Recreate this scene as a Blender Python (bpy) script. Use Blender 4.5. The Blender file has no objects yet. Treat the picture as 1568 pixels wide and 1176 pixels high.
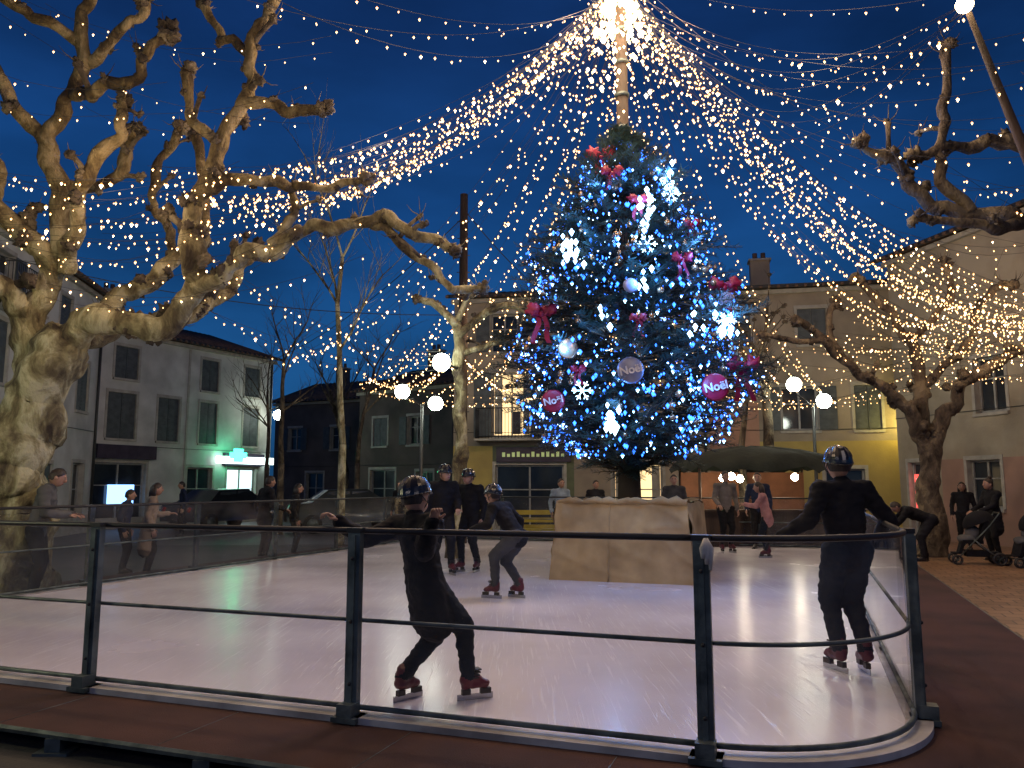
import bpy, math, random
import numpy as np
from mathutils import Vector, Matrix, noise
random.seed(7)
V=Vector
sc=bpy.context.scene
sc.view_settings.view_transform='Standard'
sc.view_settings.look='None'
sc.view_settings.exposure=0
ICE=.15
# ------------------------------------------------------------------ materials
def nmat(name):
    m=bpy.data.materials.new(name); m.use_nodes=True
    nt=m.node_tree; b=nt.nodes['Principled BSDF']; return m,nt,b
def mat(name,c1,c2=None,scale=3,rough=.7,bump=.2,bscale=None,metal=0,detail=5,lo=.35,hi=.65,spec=.5,stretch=None,coat=0,bdist=.02):
    m,nt,b=nmat(name); N=nt.nodes; L=nt.links
    if c2 is None: c2=tuple(x*.7 for x in c1)
    tc=N.new('ShaderNodeTexCoord'); mp=N.new('ShaderNodeMapping'); L.new(tc.outputs['Object'],mp.inputs[0])
    if stretch: mp.inputs['Scale'].default_value=stretch
    n=N.new('ShaderNodeTexNoise'); n.inputs['Scale'].default_value=scale; n.inputs['Detail'].default_value=detail
    L.new(mp.outputs[0],n.inputs['Vector'])
    r=N.new('ShaderNodeValToRGB'); r.color_ramp.elements[0].position=lo; r.color_ramp.elements[1].position=hi
    r.color_ramp.elements[0].color=(*c2,1); r.color_ramp.elements[1].color=(*c1,1)
    L.new(n.outputs['Fac'],r.inputs[0]); L.new(r.outputs[0],b.inputs['Base Color'])
    b.inputs['Roughness'].default_value=rough; b.inputs['Metallic'].default_value=metal
    b.inputs['Specular IOR Level'].default_value=spec
    b.inputs['Coat Weight'].default_value=coat
    if bump:
        n2=N.new('ShaderNodeTexNoise'); n2.inputs['Scale'].default_value=bscale or scale*6; n2.inputs['Detail'].default_value=6
        L.new(mp.outputs[0],n2.inputs['Vector'])
        bp=N.new('ShaderNodeBump'); bp.inputs['Strength'].default_value=bump; bp.inputs['Distance'].default_value=bdist
        L.new(n2.outputs['Fac'],bp.inputs['Height']); L.new(bp.outputs[0],b.inputs['Normal'])
    return m
def emi(name,c,s,sample=True):
    m,nt,b=nmat(name); b.inputs['Base Color'].default_value=(*[min(1,x) for x in c],1)
    b.inputs['Emission Color'].default_value=(*c,1); b.inputs['Emission Strength'].default_value=s
    if not sample: m.cycles.emission_sampling='NONE'
    return m
def bark(name,cols,scale=2.2,zdark=None):
    m,nt,b=nmat(name); N=nt.nodes; L=nt.links
    tc=N.new('ShaderNodeTexCoord'); mp=N.new('ShaderNodeMapping'); mp.inputs['Scale'].default_value=(1,1,.6)
    L.new(tc.outputs['Object'],mp.inputs[0])
    n=N.new('ShaderNodeTexNoise'); n.inputs['Scale'].default_value=scale; n.inputs['Detail'].default_value=8; n.inputs['Roughness'].default_value=.62; n.inputs['Distortion'].default_value=.6
    L.new(mp.outputs[0],n.inputs['Vector'])
    r=N.new('ShaderNodeValToRGB'); e=r.color_ramp.elements
    e[0].position=.36; e[0].color=(*cols[0],1); e[1].position=.60; e[1].color=(*cols[3],1)
    a=e.new(.45); a.color=(*cols[1],1); a=e.new(.53); a.color=(*cols[2],1)
    L.new(n.outputs['Fac'],r.inputs[0]); last=r.outputs[0]
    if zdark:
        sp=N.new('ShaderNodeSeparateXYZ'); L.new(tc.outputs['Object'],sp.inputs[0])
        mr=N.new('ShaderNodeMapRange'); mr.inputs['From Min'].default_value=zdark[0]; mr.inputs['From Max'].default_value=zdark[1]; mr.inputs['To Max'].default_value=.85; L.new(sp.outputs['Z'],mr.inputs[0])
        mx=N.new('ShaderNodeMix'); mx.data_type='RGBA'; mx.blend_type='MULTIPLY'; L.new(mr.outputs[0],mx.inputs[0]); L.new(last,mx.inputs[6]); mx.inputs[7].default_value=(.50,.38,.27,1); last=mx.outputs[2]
    L.new(last,b.inputs['Base Color']); b.inputs['Roughness'].default_value=.9
    n2=N.new('ShaderNodeTexNoise'); n2.inputs['Scale'].default_value=14; n2.inputs['Detail'].default_value=8
    L.new(mp.outputs[0],n2.inputs['Vector'])
    ad=N.new('ShaderNodeMath'); ad.operation='MULTIPLY_ADD'; L.new(n.outputs['Fac'],ad.inputs[0]); ad.inputs[1].default_value=2; L.new(n2.outputs['Fac'],ad.inputs[2])
    bp=N.new('ShaderNodeBump'); bp.inputs['Strength'].default_value=.9; bp.inputs['Distance'].default_value=.06
    L.new(ad.outputs[0],bp.inputs['Height']); L.new(bp.outputs[0],b.inputs['Normal'])
    return m
# ------------------------------------------------------------------ mesh builder
class MB:
    def __init__(s): s.v=[];s.f=[];s.m=[];s.M=Matrix.Identity(4);s.sm=[]
    def add(s,vs,fs,mi=0,smooth=False):
        o=len(s.v); M=s.M
        s.v+= [tuple(M@V(p)) for p in vs]
        for f in fs: s.f.append(tuple(i+o for i in f)); s.m.append(mi); s.sm.append(smooth)
    def quad(s,a,b,c,d,mi=0): s.add([a,b,c,d],[(0,1,2,3)],mi)
    def box(s,lo,hi,mi=0):
        x0,y0,z0=lo;x1,y1,z1=hi
        s.add([(x0,y0,z0),(x1,y0,z0),(x1,y1,z0),(x0,y1,z0),(x0,y0,z1),(x1,y0,z1),(x1,y1,z1),(x0,y1,z1)],
              [(0,3,2,1),(4,5,6,7),(0,1,5,4),(1,2,6,5),(2,3,7,6),(3,0,4,7)],mi)
    def cbox(s,c,sz,mi=0,R=None):
        o=s.M.copy()
        s.M=s.M@Matrix.Translation(V(c))@(R.to_4x4() if R else Matrix.Identity(4))
        s.box([-a/2 for a in sz],[a/2 for a in sz],mi); s.M=o
    def tube(s,pts,rad,n=8,mi=0,cap=True,jit=0,smooth=True):
        pts=[V(p) for p in pts]
        if not hasattr(rad,'__len__'): rad=[rad]*len(pts)
        vs=[];fs=[];up=None
        for i,p in enumerate(pts):
            t=(pts[min(i+1,len(pts)-1)]-pts[max(i-1,0)])
            if t.length<1e-9: t=V((0,0,1))
            t.normalize()
            if up is None:
                up=t.orthogonal().normalized()
            up=(up-t*up.dot(t))
            if up.length<1e-6: up=t.orthogonal()
            up.normalize(); sd=t.cross(up)
            for k in range(n):
                a=2*math.pi*k/n; d=up*math.cos(a)+sd*math.sin(a); r=rad[i]
                if jit: r*=1+jit*(noise.noise((p+d*r)*4.5)*1.0+noise.noise((p+d*r)*1.9)*.9)
                vs.append(p+d*r)
        for i in range(len(pts)-1):
            for k in range(n):
                k2=(k+1)%n; fs.append((i*n+k,i*n+k2,(i+1)*n+k2,(i+1)*n+k))
        if cap:
            fs.append(tuple(range(n-1,-1,-1))); o=(len(pts)-1)*n; fs.append(tuple(o+k for k in range(n)))
        s.add(vs,fs,mi,smooth)
    def ell(s,c,r,nu=12,nv=8,mi=0,R=None,jit=0,z0=-1,z1=1,smooth=True,jf=3):
        c=V(c); 
        if not hasattr(r,'__len__'): r=(r,r,r)
        vs=[];fs=[]
        t0=math.asin(max(-1,z0));t1=math.asin(min(1,z1))
        for j in range(nv+1):
            t=t0+(t1-t0)*j/nv
            for i in range(nu):
                a=2*math.pi*i/nu
                d=V((math.cos(t)*math.cos(a),math.cos(t)*math.sin(a),math.sin(t)))
                q=V((d.x*r[0],d.y*r[1],d.z*r[2]))
                if jit: q*=1+jit*noise.noise(q*jf/max(r)+c*3)
                if R: q=R@q
                vs.append(c+q)
        for j in range(nv):
            for i in range(nu):
                i2=(i+1)%nu; fs.append((j*nu+i,j*nu+i2,(j+1)*nu+i2,(j+1)*nu+i))
        s.add(vs,fs,mi,smooth)
    def build(s,name,mats,parent=None):
        me=bpy.data.meshes.new(name); me.from_pydata(s.v,[],s.f)
        for m in mats: me.materials.append(m)
        me.polygons.foreach_set('material_index',s.m); me.polygons.foreach_set('use_smooth',s.sm)
        me.update()
        ob=bpy.data.objects.new(name,me); sc.collection.objects.link(ob)
        if parent: ob.parent=parent
        return ob
def empty(name,loc=(0,0,0)):
    e=bpy.data.objects.new(name,None); e.location=loc; sc.collection.objects.link(e); return e
def lamp(name,loc,power,col,rad=.15,parent=None):
    l=bpy.data.lights.new(name,'POINT'); l.energy=power; l.color=col; l.shadow_soft_size=rad
    o=bpy.data.objects.new(name,l); o.location=loc; sc.collection.objects.link(o)
    if parent: o.parent=parent
    return o
# ------------------------------------------------------------------ world
w=bpy.data.worlds.new("World"); sc.world=w; w.use_nodes=True
nt=w.node_tree;N=nt.nodes;L=nt.links;bg=N['Background']
tc=N.new('ShaderNodeTexCoord');sp=N.new('ShaderNodeSeparateXYZ');L.new(tc.outputs['Generated'],sp.inputs[0])
r=N.new('ShaderNodeValToRGB');e=r.color_ramp.elements
e[0].position=0;e[0].color=(.010,.062,.16,1);e[1].position=.75;e[1].color=(.003,.012,.055,1)
a=e.new(.12);a.color=(.009,.068,.20,1);a=e.new(.32);a.color=(.006,.047,.17,1);a=e.new(.5);a.color=(.005,.029,.12,1)
L.new(sp.outputs['Z'],r.inputs[0])
nz=N.new('ShaderNodeTexNoise');nz.inputs['Scale'].default_value=2.2;nz.inputs['Detail'].default_value=6
mp=N.new('ShaderNodeMapping');mp.inputs['Scale'].default_value=(1,1,3);L.new(tc.outputs['Generated'],mp.inputs[0]);L.new(mp.outputs[0],nz.inputs['Vector'])
mr=N.new('ShaderNodeMapRange');mr.inputs['From Min'].default_value=.3;mr.inputs['From Max'].default_value=.7;mr.inputs['To Min'].default_value=.55;mr.inputs['To Max'].default_value=1.4
L.new(nz.outputs['Fac'],mr.inputs[0])
mx=N.new('ShaderNodeVectorMath');mx.operation='SCALE';L.new(r.outputs[0],mx.inputs[0]);L.new(mr.outputs[0],mx.inputs['Scale'])
L.new(mx.outputs[0],bg.inputs['Color']);bg.inputs['Strength'].default_value=1.1
# ------------------------------------------------------------------ camera
cam=bpy.data.cameras.new('Camera');co=bpy.data.objects.new('Camera',cam);sc.collection.objects.link(co)
cam.lens=28.0;cam.sensor_width=36;cam.clip_end=1000;co.location=(0,0,1.55);co.rotation_euler=(math.radians(97.3),0,0);sc.camera=co
# ------------------------------------------------------------------ shared materials
M_asph=mat('asphalt',(.06,.055,.05),(.035,.033,.03),2,.75,.4,40)
M_steel=mat('galvanised_steel',(.15,.18,.17),(.05,.065,.065),6,.5,.2,40,metal=.5)
M_black=mat('black_rubber',(.02,.02,.022),(.012,.012,.012),5,.5,.1)
M_wood=mat('dark_wood',(.07,.042,.028),(.03,.02,.014),4,.8,.5,30,stretch=(1,1,.1))
M_wire=mat('wire',(.02,.02,.02),None,5,.7,0)
M_amber=emi('bulb_amber',(1,.36,.07),2.0,False)
M_white=emi('bulb_warm',(1,.64,.29),5,False)
M_hot=emi('bulb_bright',(1,.80,.50),9,False)
M_blue=emi('bulb_blue',(.03,.17,1),5.5,False)
M_cool=emi('bulb_cool',(.42,.72,1),8,False)
M_globe=emi('lamp_globe',(.92,1,.86),34)
PC=[(.045,.032,.02),(.14,.115,.06),(.29,.26,.14),(.50,.47,.30)]
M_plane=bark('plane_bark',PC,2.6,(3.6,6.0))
M_plane2=bark('pale_bark',PC,3)
M_bark2=bark('dark_bark',[(.03,.022,.015),(.07,.052,.036),(.11,.085,.058),(.20,.16,.10)],3)
M_glass=mat('window_glass',(.03,.04,.05),(.015,.02,.03),1.5,.08,0)
# ------------------------------------------------------------------ ground
R0=V((1.03,4.4,0));U=V((.939,-.343,0));Wd=V((.343,.939,0))
def RK(u,w_,z=0): return R0+U*u+Wd*w_+V((0,0,z))
g=MB();g.quad((-250,-60,0),(250,-60,0),(250,400,0),(-250,400,0));g.build('ground',[M_asph])
m,nt,b=nmat('terracotta_paving');N=nt.nodes;L=nt.links
tc=N.new('ShaderNodeTexCoord');mp=N.new('ShaderNodeMapping');mp.inputs['Rotation'].default_value=(0,0,.35);L.new(tc.outputs['Object'],mp.inputs[0])
br=N.new('ShaderNodeTexBrick');br.inputs['Scale'].default_value=2.2;br.inputs['Color1'].default_value=(.50,.29,.16,1);br.inputs['Color2'].default_value=(.33,.19,.11,1);br.inputs['Mortar'].default_value=(.08,.055,.04,1);br.inputs['Mortar Size'].default_value=.022;br.inputs['Brick Width'].default_value=.6;br.inputs['Row Height'].default_value=.6
L.new(mp.outputs[0],br.inputs[0])
nz=N.new('ShaderNodeTexNoise');nz.inputs['Scale'].default_value=1.7;nz.inputs['Detail'].default_value=7;L.new(tc.outputs['Object'],nz.inputs[0])
mm=N.new('ShaderNodeMix');mm.data_type='RGBA';mm.blend_type='MULTIPLY';mm.inputs[0].default_value=.6;L.new(br.outputs[0],mm.inputs[6]);L.new(nz.outputs['Fac'],mm.inputs[7]);L.new(mm.outputs[2],b.inputs['Base Color'])
b.inputs['Roughness'].default_value=.36
bp=N.new('ShaderNodeBump');bp.inputs['Strength'].default_value=.4;bp.inputs['Distance'].default_value=.01;L.new(br.outputs['Fac'],bp.inputs['Height']);bp.invert=True;L.new(bp.outputs[0],b.inputs['Normal'])
M_pave=m
g=MB();g.quad(RK(2.3,-14,.004),RK(22,-14,.004),RK(22,24,.004),RK(2.3,24,.004));g.build('terracotta_pavement',[M_pave])
g=MB();g.quad((-40,19.5,.004),(2,22,.004),(2,60,.004),(-40,60,.004));g.build('street',[mat('street_asphalt',(.075,.07,.065),(.045,.04,.04),1,.55,.3,50)])
M_carpet=mat('brown_carpet',(.085,.034,.023),(.042,.018,.013),1.3,.95,.5,120,detail=9)
UL,UR,WB,RAD=-9.0,1.1,15.0,1.1
def outline(off,seg=14):
    pts=[]
    c=(UR-RAD,RAD);rr=RAD+off
    pts.append((UL-off,-off));
    for i in range(seg+1):
        a=-math.pi/2+math.pi/2*i/seg; pts.append((c[0]+rr*math.cos(a),c[1]+rr*math.sin(a)))
    pts.append((UR+off,WB+off));pts.append((UL-off,WB+off));return pts
g=MB()
def slab(g,pl,z0,z1,mi,mside=None):
    n=len(pl);top=[RK(u,v,z1) for u,v in pl];bot=[RK(u,v,z0) for u,v in pl]
    g.add(top,[tuple(range(n))],mi)
    g.add(top+bot,[(i,(i+1)%n,(i+1)%n+n,i+n) for i in range(n)],mi if mside is None else mside)
dk=[(UL-1,-.82),(1.2,-.82),(2.0,-.5),(2.4,.2),(2.4,WB+1),(UL-1,WB+1)]
slab(g,dk,.09,.125,0,1)
for a,b_ in zip(dk[:4],dk[1:5]):
    g.tube([RK(*a,.105),RK(*b_,.105)],.022,6,1,smooth=False)
for i in range(12):
    p=RK(UL+i*1.07,-.80,0); g.cbox((p.x,p.y,.045),(.09,.09,.09),1)
    g.cbox((p.x,p.y,.008),(.2,.14,.016),1)
for i in range(10):
    g.tube([RK(UL+i*1.22,-.8,.1245),RK(UL+i*1.22,-.12,.1245)],.003,4,1)
g.build('rink_deck',[M_carpet,M_steel])
# ice
m,nt,b=nmat('ice');N=nt.nodes;L=nt.links
tc=N.new('ShaderNodeTexCoord')
n1=N.new('ShaderNodeTexNoise');n1.inputs['Scale'].default_value=.5;n1.inputs['Detail'].default_value=6;L.new(tc.outputs['Object'],n1.inputs[0])
r=N.new('ShaderNodeValToRGB');r.color_ramp.elements[0].position=.25;r.color_ramp.elements[0].color=(.60,.57,.64,1);r.color_ramp.elements[1].position=.7;r.color_ramp.elements[1].color=(.80,.77,.84,1)
L.new(n1.outputs['Fac'],r.inputs[0])
mul=None
for k,(rz,sx) in enumerate(((.3,40),(1.3,35),(2.2,45),(2.8,38))):
    mp=N.new('ShaderNodeMapping');mp.inputs['Rotation'].default_value=(0,0,rz);mp.inputs['Scale'].default_value=(sx,1.2,1);L.new(tc.outputs['Object'],mp.inputs[0])
    n2=N.new('ShaderNodeTexNoise');n2.inputs['Scale'].default_value=1;n2.inputs['Detail'].default_value=2;n2.inputs['Distortion'].default_value=.7;L.new(mp.outputs[0],n2.inputs['Vector'])
    rr=N.new('ShaderNodeMapRange');rr.inputs['From Min'].default_value=.64;rr.inputs['From Max'].default_value=.72;L.new(n2.outputs['Fac'],rr.inputs[0])
    if mul is None: mul=rr
    else:
        ad=N.new('ShaderNodeMath');ad.operation='MAXIMUM';L.new(mul.outputs[0],ad.inputs[0]);L.new(rr.outputs[0],ad.inputs[1]);mul=ad
mm=N.new('ShaderNodeMix');mm.data_type='RGBA';L.new(r.outputs[0],mm.inputs[6]);mm.inputs[7].default_value=(.9,.89,.94,1)
sc2=N.new('ShaderNodeMath');sc2.operation='MULTIPLY';sc2.inputs[1].default_value=.6;L.new(mul.outputs[0],sc2.inputs[0]);L.new(sc2.outputs[0],mm.inputs[0])
L.new(mm.outputs[2],b.inputs['Base Color'])
rg=N.new('ShaderNodeMapRange');rg.inputs['To Min'].default_value=.12;rg.inputs['To Max'].default_value=.36;L.new(n1.outputs['Fac'],rg.inputs[0]);L.new(rg.outputs[0],b.inputs['Roughness'])
bp=N.new('ShaderNodeBump');bp.inputs['Strength'].default_value=.2;bp.inputs['Distance'].default_value=.01;L.new(mul.outputs[0],bp.inputs['Height']);L.new(bp.outputs[0],b.inputs['Normal'])
g=MB();slab(g,outline(.0),.126,ICE,0);g.build('ice_rink',[m])
M_rim=mat('rink_rim_white',(.55,.53,.52),(.25,.23,.22),3,.5,.2)
g=MB();o1=outline(.10,20);o0=outline(-.05,20);n=len(o1)
vs=[RK(*p,.165) for p in o1]+[RK(*p,.165) for p in o0]+[RK(*p,.127) for p in o1]+[RK(*p,.151) for p in o0]
fs=[]
for i in range(n):
    j=(i+1)%n;fs+=[(i,j,j+n,i+n),(i,j,j+2*n,i+2*n),(i+n,j+n,j+3*n,i+3*n)]
g.add(vs,fs,0);g.build('rink_kerb',[M_rim])
# ------------------------------------------------------------------ fence
m,nt,b=nmat('acrylic_panel');N=nt.nodes;L=nt.links
N.remove(b);out=N['Material Output']
tr=N.new('ShaderNodeBsdfTransparent');tr.inputs[0].default_value=(.92,.92,.92,1)
gl=N.new('ShaderNodeBsdfGlossy');gl.inputs['Roughness'].default_value=.05;gl.inputs[0].default_value=(.8,.8,.8,1)
df=N.new('ShaderNodeBsdfDiffuse');df.inputs[0].default_value=(.5,.5,.52,1)
fr=N.new('ShaderNodeFresnel');fr.inputs[0].default_value=1.4
m1=N.new('ShaderNodeMixShader');L.new(fr.outputs[0],m1.inputs[0]);L.new(tr.outputs[0],m1.inputs[1]);L.new(gl.outputs[0],m1.inputs[2])
nz=N.new('ShaderNodeTexNoise');nz.inputs['Scale'].default_value=1.6;nz.inputs['Detail'].default_value=6
tc=N.new('ShaderNodeTexCoord');L.new(tc.outputs['Object'],nz.inputs[0])
mr=N.new('ShaderNodeMapRange');mr.inputs['From Min'].default_value=.35;mr.inputs['From Max'].default_value=.8;mr.inputs['To Max'].default_value=.12;L.new(nz.outputs['Fac'],mr.inputs[0])
m2=N.new('ShaderNodeMixShader');L.new(mr.outputs[0],m2.inputs[0]);L.new(m1.outputs[0],m2.inputs[1]);L.new(df.outputs[0],m2.inputs[2]);L.new(m2.outputs[0],out.inputs[0])
M_acr=m
FT=ICE+1.12
def fence(name,path,posts):
    g=MB();
    P=[RK(*p) for p in path]
    for z,rr,mi in ((FT,.019,1),(ICE+.57,.013,0),(ICE+.05,.017,0)):
        g.tube([p+V((0,0,z)) for p in P],rr,8,mi)
    for a,b_ in zip(P,P[1:]):
        g.quad(a+V((0,0,ICE+.06)),b_+V((0,0,ICE+.06)),b_+V((0,0,FT-.01)),a+V((0,0,FT-.01)),2)
    for p,t in posts:
        c=RK(*p);t_=(U*t[0]+Wd*t[1]);nrm=V((t_.y,-t_.x,0))
        Rm=Matrix((t_,nrm,V((0,0,1)))).transposed()
        g.cbox(c+nrm*.035+V((0,0,ICE+.545)),(.085,.05,1.13),0,Rm)
        g.cbox(c+nrm*.066+V((0,0,ICE+.545)),(.03,.012,1.10),0,Rm)
        g.cbox(c+nrm*.06+V((0,0,ICE+.0)),(.17,.16,.03),0,Rm)
        g.cbox(c+nrm*.08+V((0,0,ICE+.05)),(.10,.11,.08),0,Rm)
        g.cbox(c+nrm*.03+V((0,0,FT+.004)),(.10,.075,.03),1,Rm)
        for zz in (.2,.57,.95): g.ell(c+nrm*.075+V((0,0,ICE+zz)),.012,6,4,1)
    return g.build(name,[M_steel,M_black,M_acr])
fence('rink_barrier',[(UL,0),(0,0)],[((-2.13*i,0),(1,0)) for i in range(5)])
arc=[(RAD*math.cos(-math.pi/2+math.pi/2*i/16),RAD+RAD*math.sin(-math.pi/2+math.pi/2*i/16)) for i in range(17)]
fence('rink_barrier',arc,[((RAD,RAD),(0,1))])
fence('rink_barrier',[(UR,RAD),(UR,WB)],[((UR,RAD+2.13*i),(0,1)) for i in range(1,7)])
fence('rink_barrier',[(UL,0),(UL,WB)],[((UL,2.13*i),(0,-1)) for i in range(8)])
fence('rink_barrier',[(UL,WB),(UR,WB)],[((UL+2.13*i,WB),(-1,0)) for i in range(5)])
g=MB();M_cloth=mat('white_cloth',(.6,.58,.55),None,8,.8,.3)
p=RK(.03,-.08,FT)
for i in range(3):
    g.tube([p+V((0,-.01,.0)),p+V((-.02+i*.02,-.03,-.05)),p+V((-.025+i*.02,-.03,-.10-.03*i))],[.014,.02,.008],7,0,jit=.5)
g.build('tied_cloth',[M_cloth])
# ------------------------------------------------------------------ buildings
M_plA=mat('plaster_grey_white',(.62,.62,.58),(.42,.42,.39),1.0,.9,.3,20,detail=9)
M_plB=mat('plaster_beige',(.38,.32,.24),(.24,.20,.15),.8,.9,.35,18,detail=9)
M_plC=mat('plaster_yellow',(.47,.36,.11),(.34,.26,.09),1,.9,.3,18,detail=9)
M_plD=mat('plaster_salmon',(.46,.26,.18),(.34,.19,.13),1,.9,.3,18,detail=9)
M_plE=mat('plaster_cream',(.40,.35,.26),(.26,.22,.16),.9,.9,.35,18,detail=9)
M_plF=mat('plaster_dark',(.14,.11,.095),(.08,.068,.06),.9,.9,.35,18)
M_trim=mat('stone_trim',(.42,.40,.35),(.32,.30,.26),4,.8,.2)
M_shut=mat('shutter_paint_grey',(.09,.105,.11),(.055,.065,.07),5,.6,.1)
M_roof=mat('clay_tiles',(.20,.12,.085),(.10,.065,.05),3,.9,.8,12,bdist=.06)
M_frame=mat('window_frame',(.34,.34,.32),None,6,.5,.05)
M_lit=emi('lit_room',(1,.72,.36),1.4,False)
M_litc=emi('lit_shop',(.75,.95,1),1.5,False)
M_iron=mat('wrought_iron',(.03,.03,.03),None,6,.5,.1)
M_awn=mat('dark_fascia',(.05,.035,.06),(.03,.02,.04),3,.6,.1)
def building(name,p0,p1,h,depth,wall,ops,zones=(),zmats=(),rise=1.4,shut=None,base=None):
    p0=V((*p0,0));p1=V((*p1,0));d=(p1-p0);Ln=d.length;d.normalize();inn=V((-d.y,d.x,0))
    g=MB();g.M=Matrix.Translation(p0)@Matrix((d,inn,V((0,0,1)))).transposed().to_4x4()
    shut=shut or M_shut
    mats=[wall,M_trim,shut,M_roof,M_frame,M_glass,M_lit,M_iron,M_litc,M_awn]+list(zmats)
    xs={0,Ln};zs={0,h}
    for o in ops: xs|={o[0]-o[2]/2,o[0]+o[2]/2};zs|={o[1],o[1]+o[3]}
    for z in zones: xs|={z[0],min(z[1],Ln)};zs|={z[2],z[3]}
    xs=sorted(xs);zs=sorted(zs)
    for i in range(len(xs)-1):
        for j in range(len(zs)-1):
            cx=(xs[i]+xs[i+1])/2;cz=(zs[j]+zs[j+1])/2
            if any(abs(cx-o[0])<o[2]/2 and o[1]<cz<o[1]+o[3] for o in ops): continue
            mi=0
            for k,z in enumerate(zones):
                if z[0]<cx<z[1] and z[2]<cz<z[3]: mi=10+z[4]
            g.quad((xs[i],0,zs[j]),(xs[i+1],0,zs[j]),(xs[i+1],0,zs[j+1]),(xs[i],0,zs[j+1]),mi)
    g.quad((0,0,0),(0,depth,0),(0,depth,h),(0,0,h));g.quad((Ln,0,0),(Ln,depth,0),(Ln,depth,h),(Ln,0,h));g.quad((0,depth,0),(Ln,depth,0),(Ln,depth,h),(0,depth,h))
    for o in ops:
        cx,z0,ww,hh,kind,sh=o[:6];x0,x1,z1=cx-ww/2,cx+ww/2,z0+hh;q=.2
        g.quad((x0,0,z0),(x0,q,z0),(x0,q,z1),(x0,0,z1),1);g.quad((x1,0,z0),(x1,q,z0),(x1,q,z1),(x1,0,z1),1)
        g.quad((x0,0,z1),(x1,0,z1),(x1,q,z1),(x0,q,z1),1);g.quad((x0,0,z0),(x1,0,z0),(x1,q,z0),(x0,q,z0),1)
        gm={'lit':6,'shop':8}.get(kind,5)
        g.quad((x0,q,z0),(x1,q,z0),(x1,q,z1),(x0,q,z1),gm)
        if kind=='lit':
            g.box((x0+.07,q-.02,z0+.1),(x0+.07+ww*.2,q-.012,z1-.08),1);g.box((x1-.07-ww*.17,q-.02,z0+.1),(x1-.07,q-.012,z1-.08),1)
            g.box((x0+ww*.5,q-.022,z0+.1),(x0+ww*.72,q-.015,z0+hh*.4),9);g.ell((x0+ww*.4,q-.02,z1-.45),(.12,.005,.09),10,6,9)
        if kind=='shop':
            for k in range(4): g.box((x0+ww*(.1+.2*k),q-.02,z0+.1),(x0+ww*(.1+.2*k)+.14,q-.012,z0+.5+.25*(k%3)),9)
            g.box((x0+.06,q-.02,z0+hh*.55),(x1-.06,q-.012,z0+hh*.58),9)
        for a,b_,c,d_ in ((x0,x0+.06,z0,z1),(x1-.06,x1,z0,z1),(x0,x1,z0,z0+.07),(x0,x1,z1-.06,z1),(cx-.03,cx+.03,z0,z1),(x0,x1,z0+hh*.6,z0+hh*.6+.04)):
            g.box((a+.001,q-.05-.002*(a==x0),c+.001),(b_-.001,q-.004,d_-.001),4)
        g.box((x0-.07,-.07,z0-.09),(x1+.07,.02,z0-.005),1)
        g.box((x0-.10,-.022,z1+.003),(x1+.10,.0-.002,z1+.12),1)
        g.box((x0-.10,-.02,z0),(x0-.004,-.002,z1),1);g.box((x1+.004,-.02,z0),(x1+.10,-.002,z1),1)
        if sh in('open','closed'):
            sw=ww/2
            for sgn in (-1,1):
                if sh=='open': a0=(x0-sw-.02) if sgn<0 else (x1+.02)
                else: a0=x0+.01 if sgn<0 else cx+.01
                y0=-.075 if sh=='open' else .04
                g.box((a0,y0,z0+.01),(a0+sw-.02,y0+.04,z1-.01),2)
                k=int(hh/.11)
                for t in range(k): g.box((a0+.05,y0-.014,z0+.07+t*.11),(a0+sw-.07,y0-.001,z0+.12+t*.11),2)
        if sh=='balcony':
            g.box((x0-.5,-.75,z0-.16),(x1+.5,-.002,z0-.092),1)
            for zz in (z0-.02,z0+.92): g.tube([(x0-.45,-.02,zz),(x0-.45,-.7,zz),(x1+.45,-.7,zz),(x1+.45,-.02,zz)],.018,5,7)
            for t in range(int((ww+.9)/.11)): g.tube([(x0-.45+t*.11,-.7,z0-.09),(x0-.45+t*.11,-.7,z0+.92)],.011,4,7)
            for t in range(7): 
                for xx in(x0-.45,x1+.45): g.tube([(xx,-.7+t*.1,z0-.09),(xx,-.7+t*.1,z0+.92)],.009,4,7)
            for sgn in(-1,1):
                a0=x0-.62 if sgn<0 else x1+.02
                g.box((a0,-.06,z0),(a0+.6,-.025,z1),2)
        if kind=='shop':
            g.box((x0-.3,-.18,z1+.125),(x1+.3,-.003,z1+.65),9)
    g.box((-.1,-.14,h-.16),(Ln+.1,-.003,h-.02),1)
    g.box((-.2,-.36,h+.0),(Ln+.2,-.22,h+.10),7)
    g.add([(-.25,-.4,h-.01),(Ln+.25,-.4,h-.01),(Ln+.25,depth/2,h+rise),(-.25,depth/2,h+rise),(-.25,depth+.4,h),(Ln+.25,depth+.4,h)],[(0,1,2,3),(3,2,5,4)],3)
    nrow=int(Ln/.26)
    for t in range(nrow+1):
        x=-.2+t*(Ln+.4)/nrow
        g.tube([(x,-.42,h+.01),(x,depth/2,h+rise+.02)],.06,5,3)
    g.quad((0,0,h),(0,depth,h),(0,depth/2,h+rise),(0,depth/2,h+rise));g.quad((Ln,0,h),(Ln,depth,h),(Ln,depth/2,h+rise),(Ln,depth/2,h+rise))
    g.box((Ln*.3,depth*.35,h+.3),(Ln*.3+.7,depth*.35+.5,h+rise+.7),0)
    g.box((Ln*.3-.06,depth*.35-.06,h+rise+.70),(Ln*.3+.76,depth*.35+.56,h+rise+.78),1)
    for k in range(2): g.tube([(Ln*.3+.2+.3*k,depth*.35+.25,h+rise+.78),(Ln*.3+.2+.3*k,depth*.35+.25,h+rise+1.05)],.09,8,3)
    g.tube([(Ln-.15,-.06,h-.2),(Ln-.15,-.06,.05)],.045,6,7)
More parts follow.
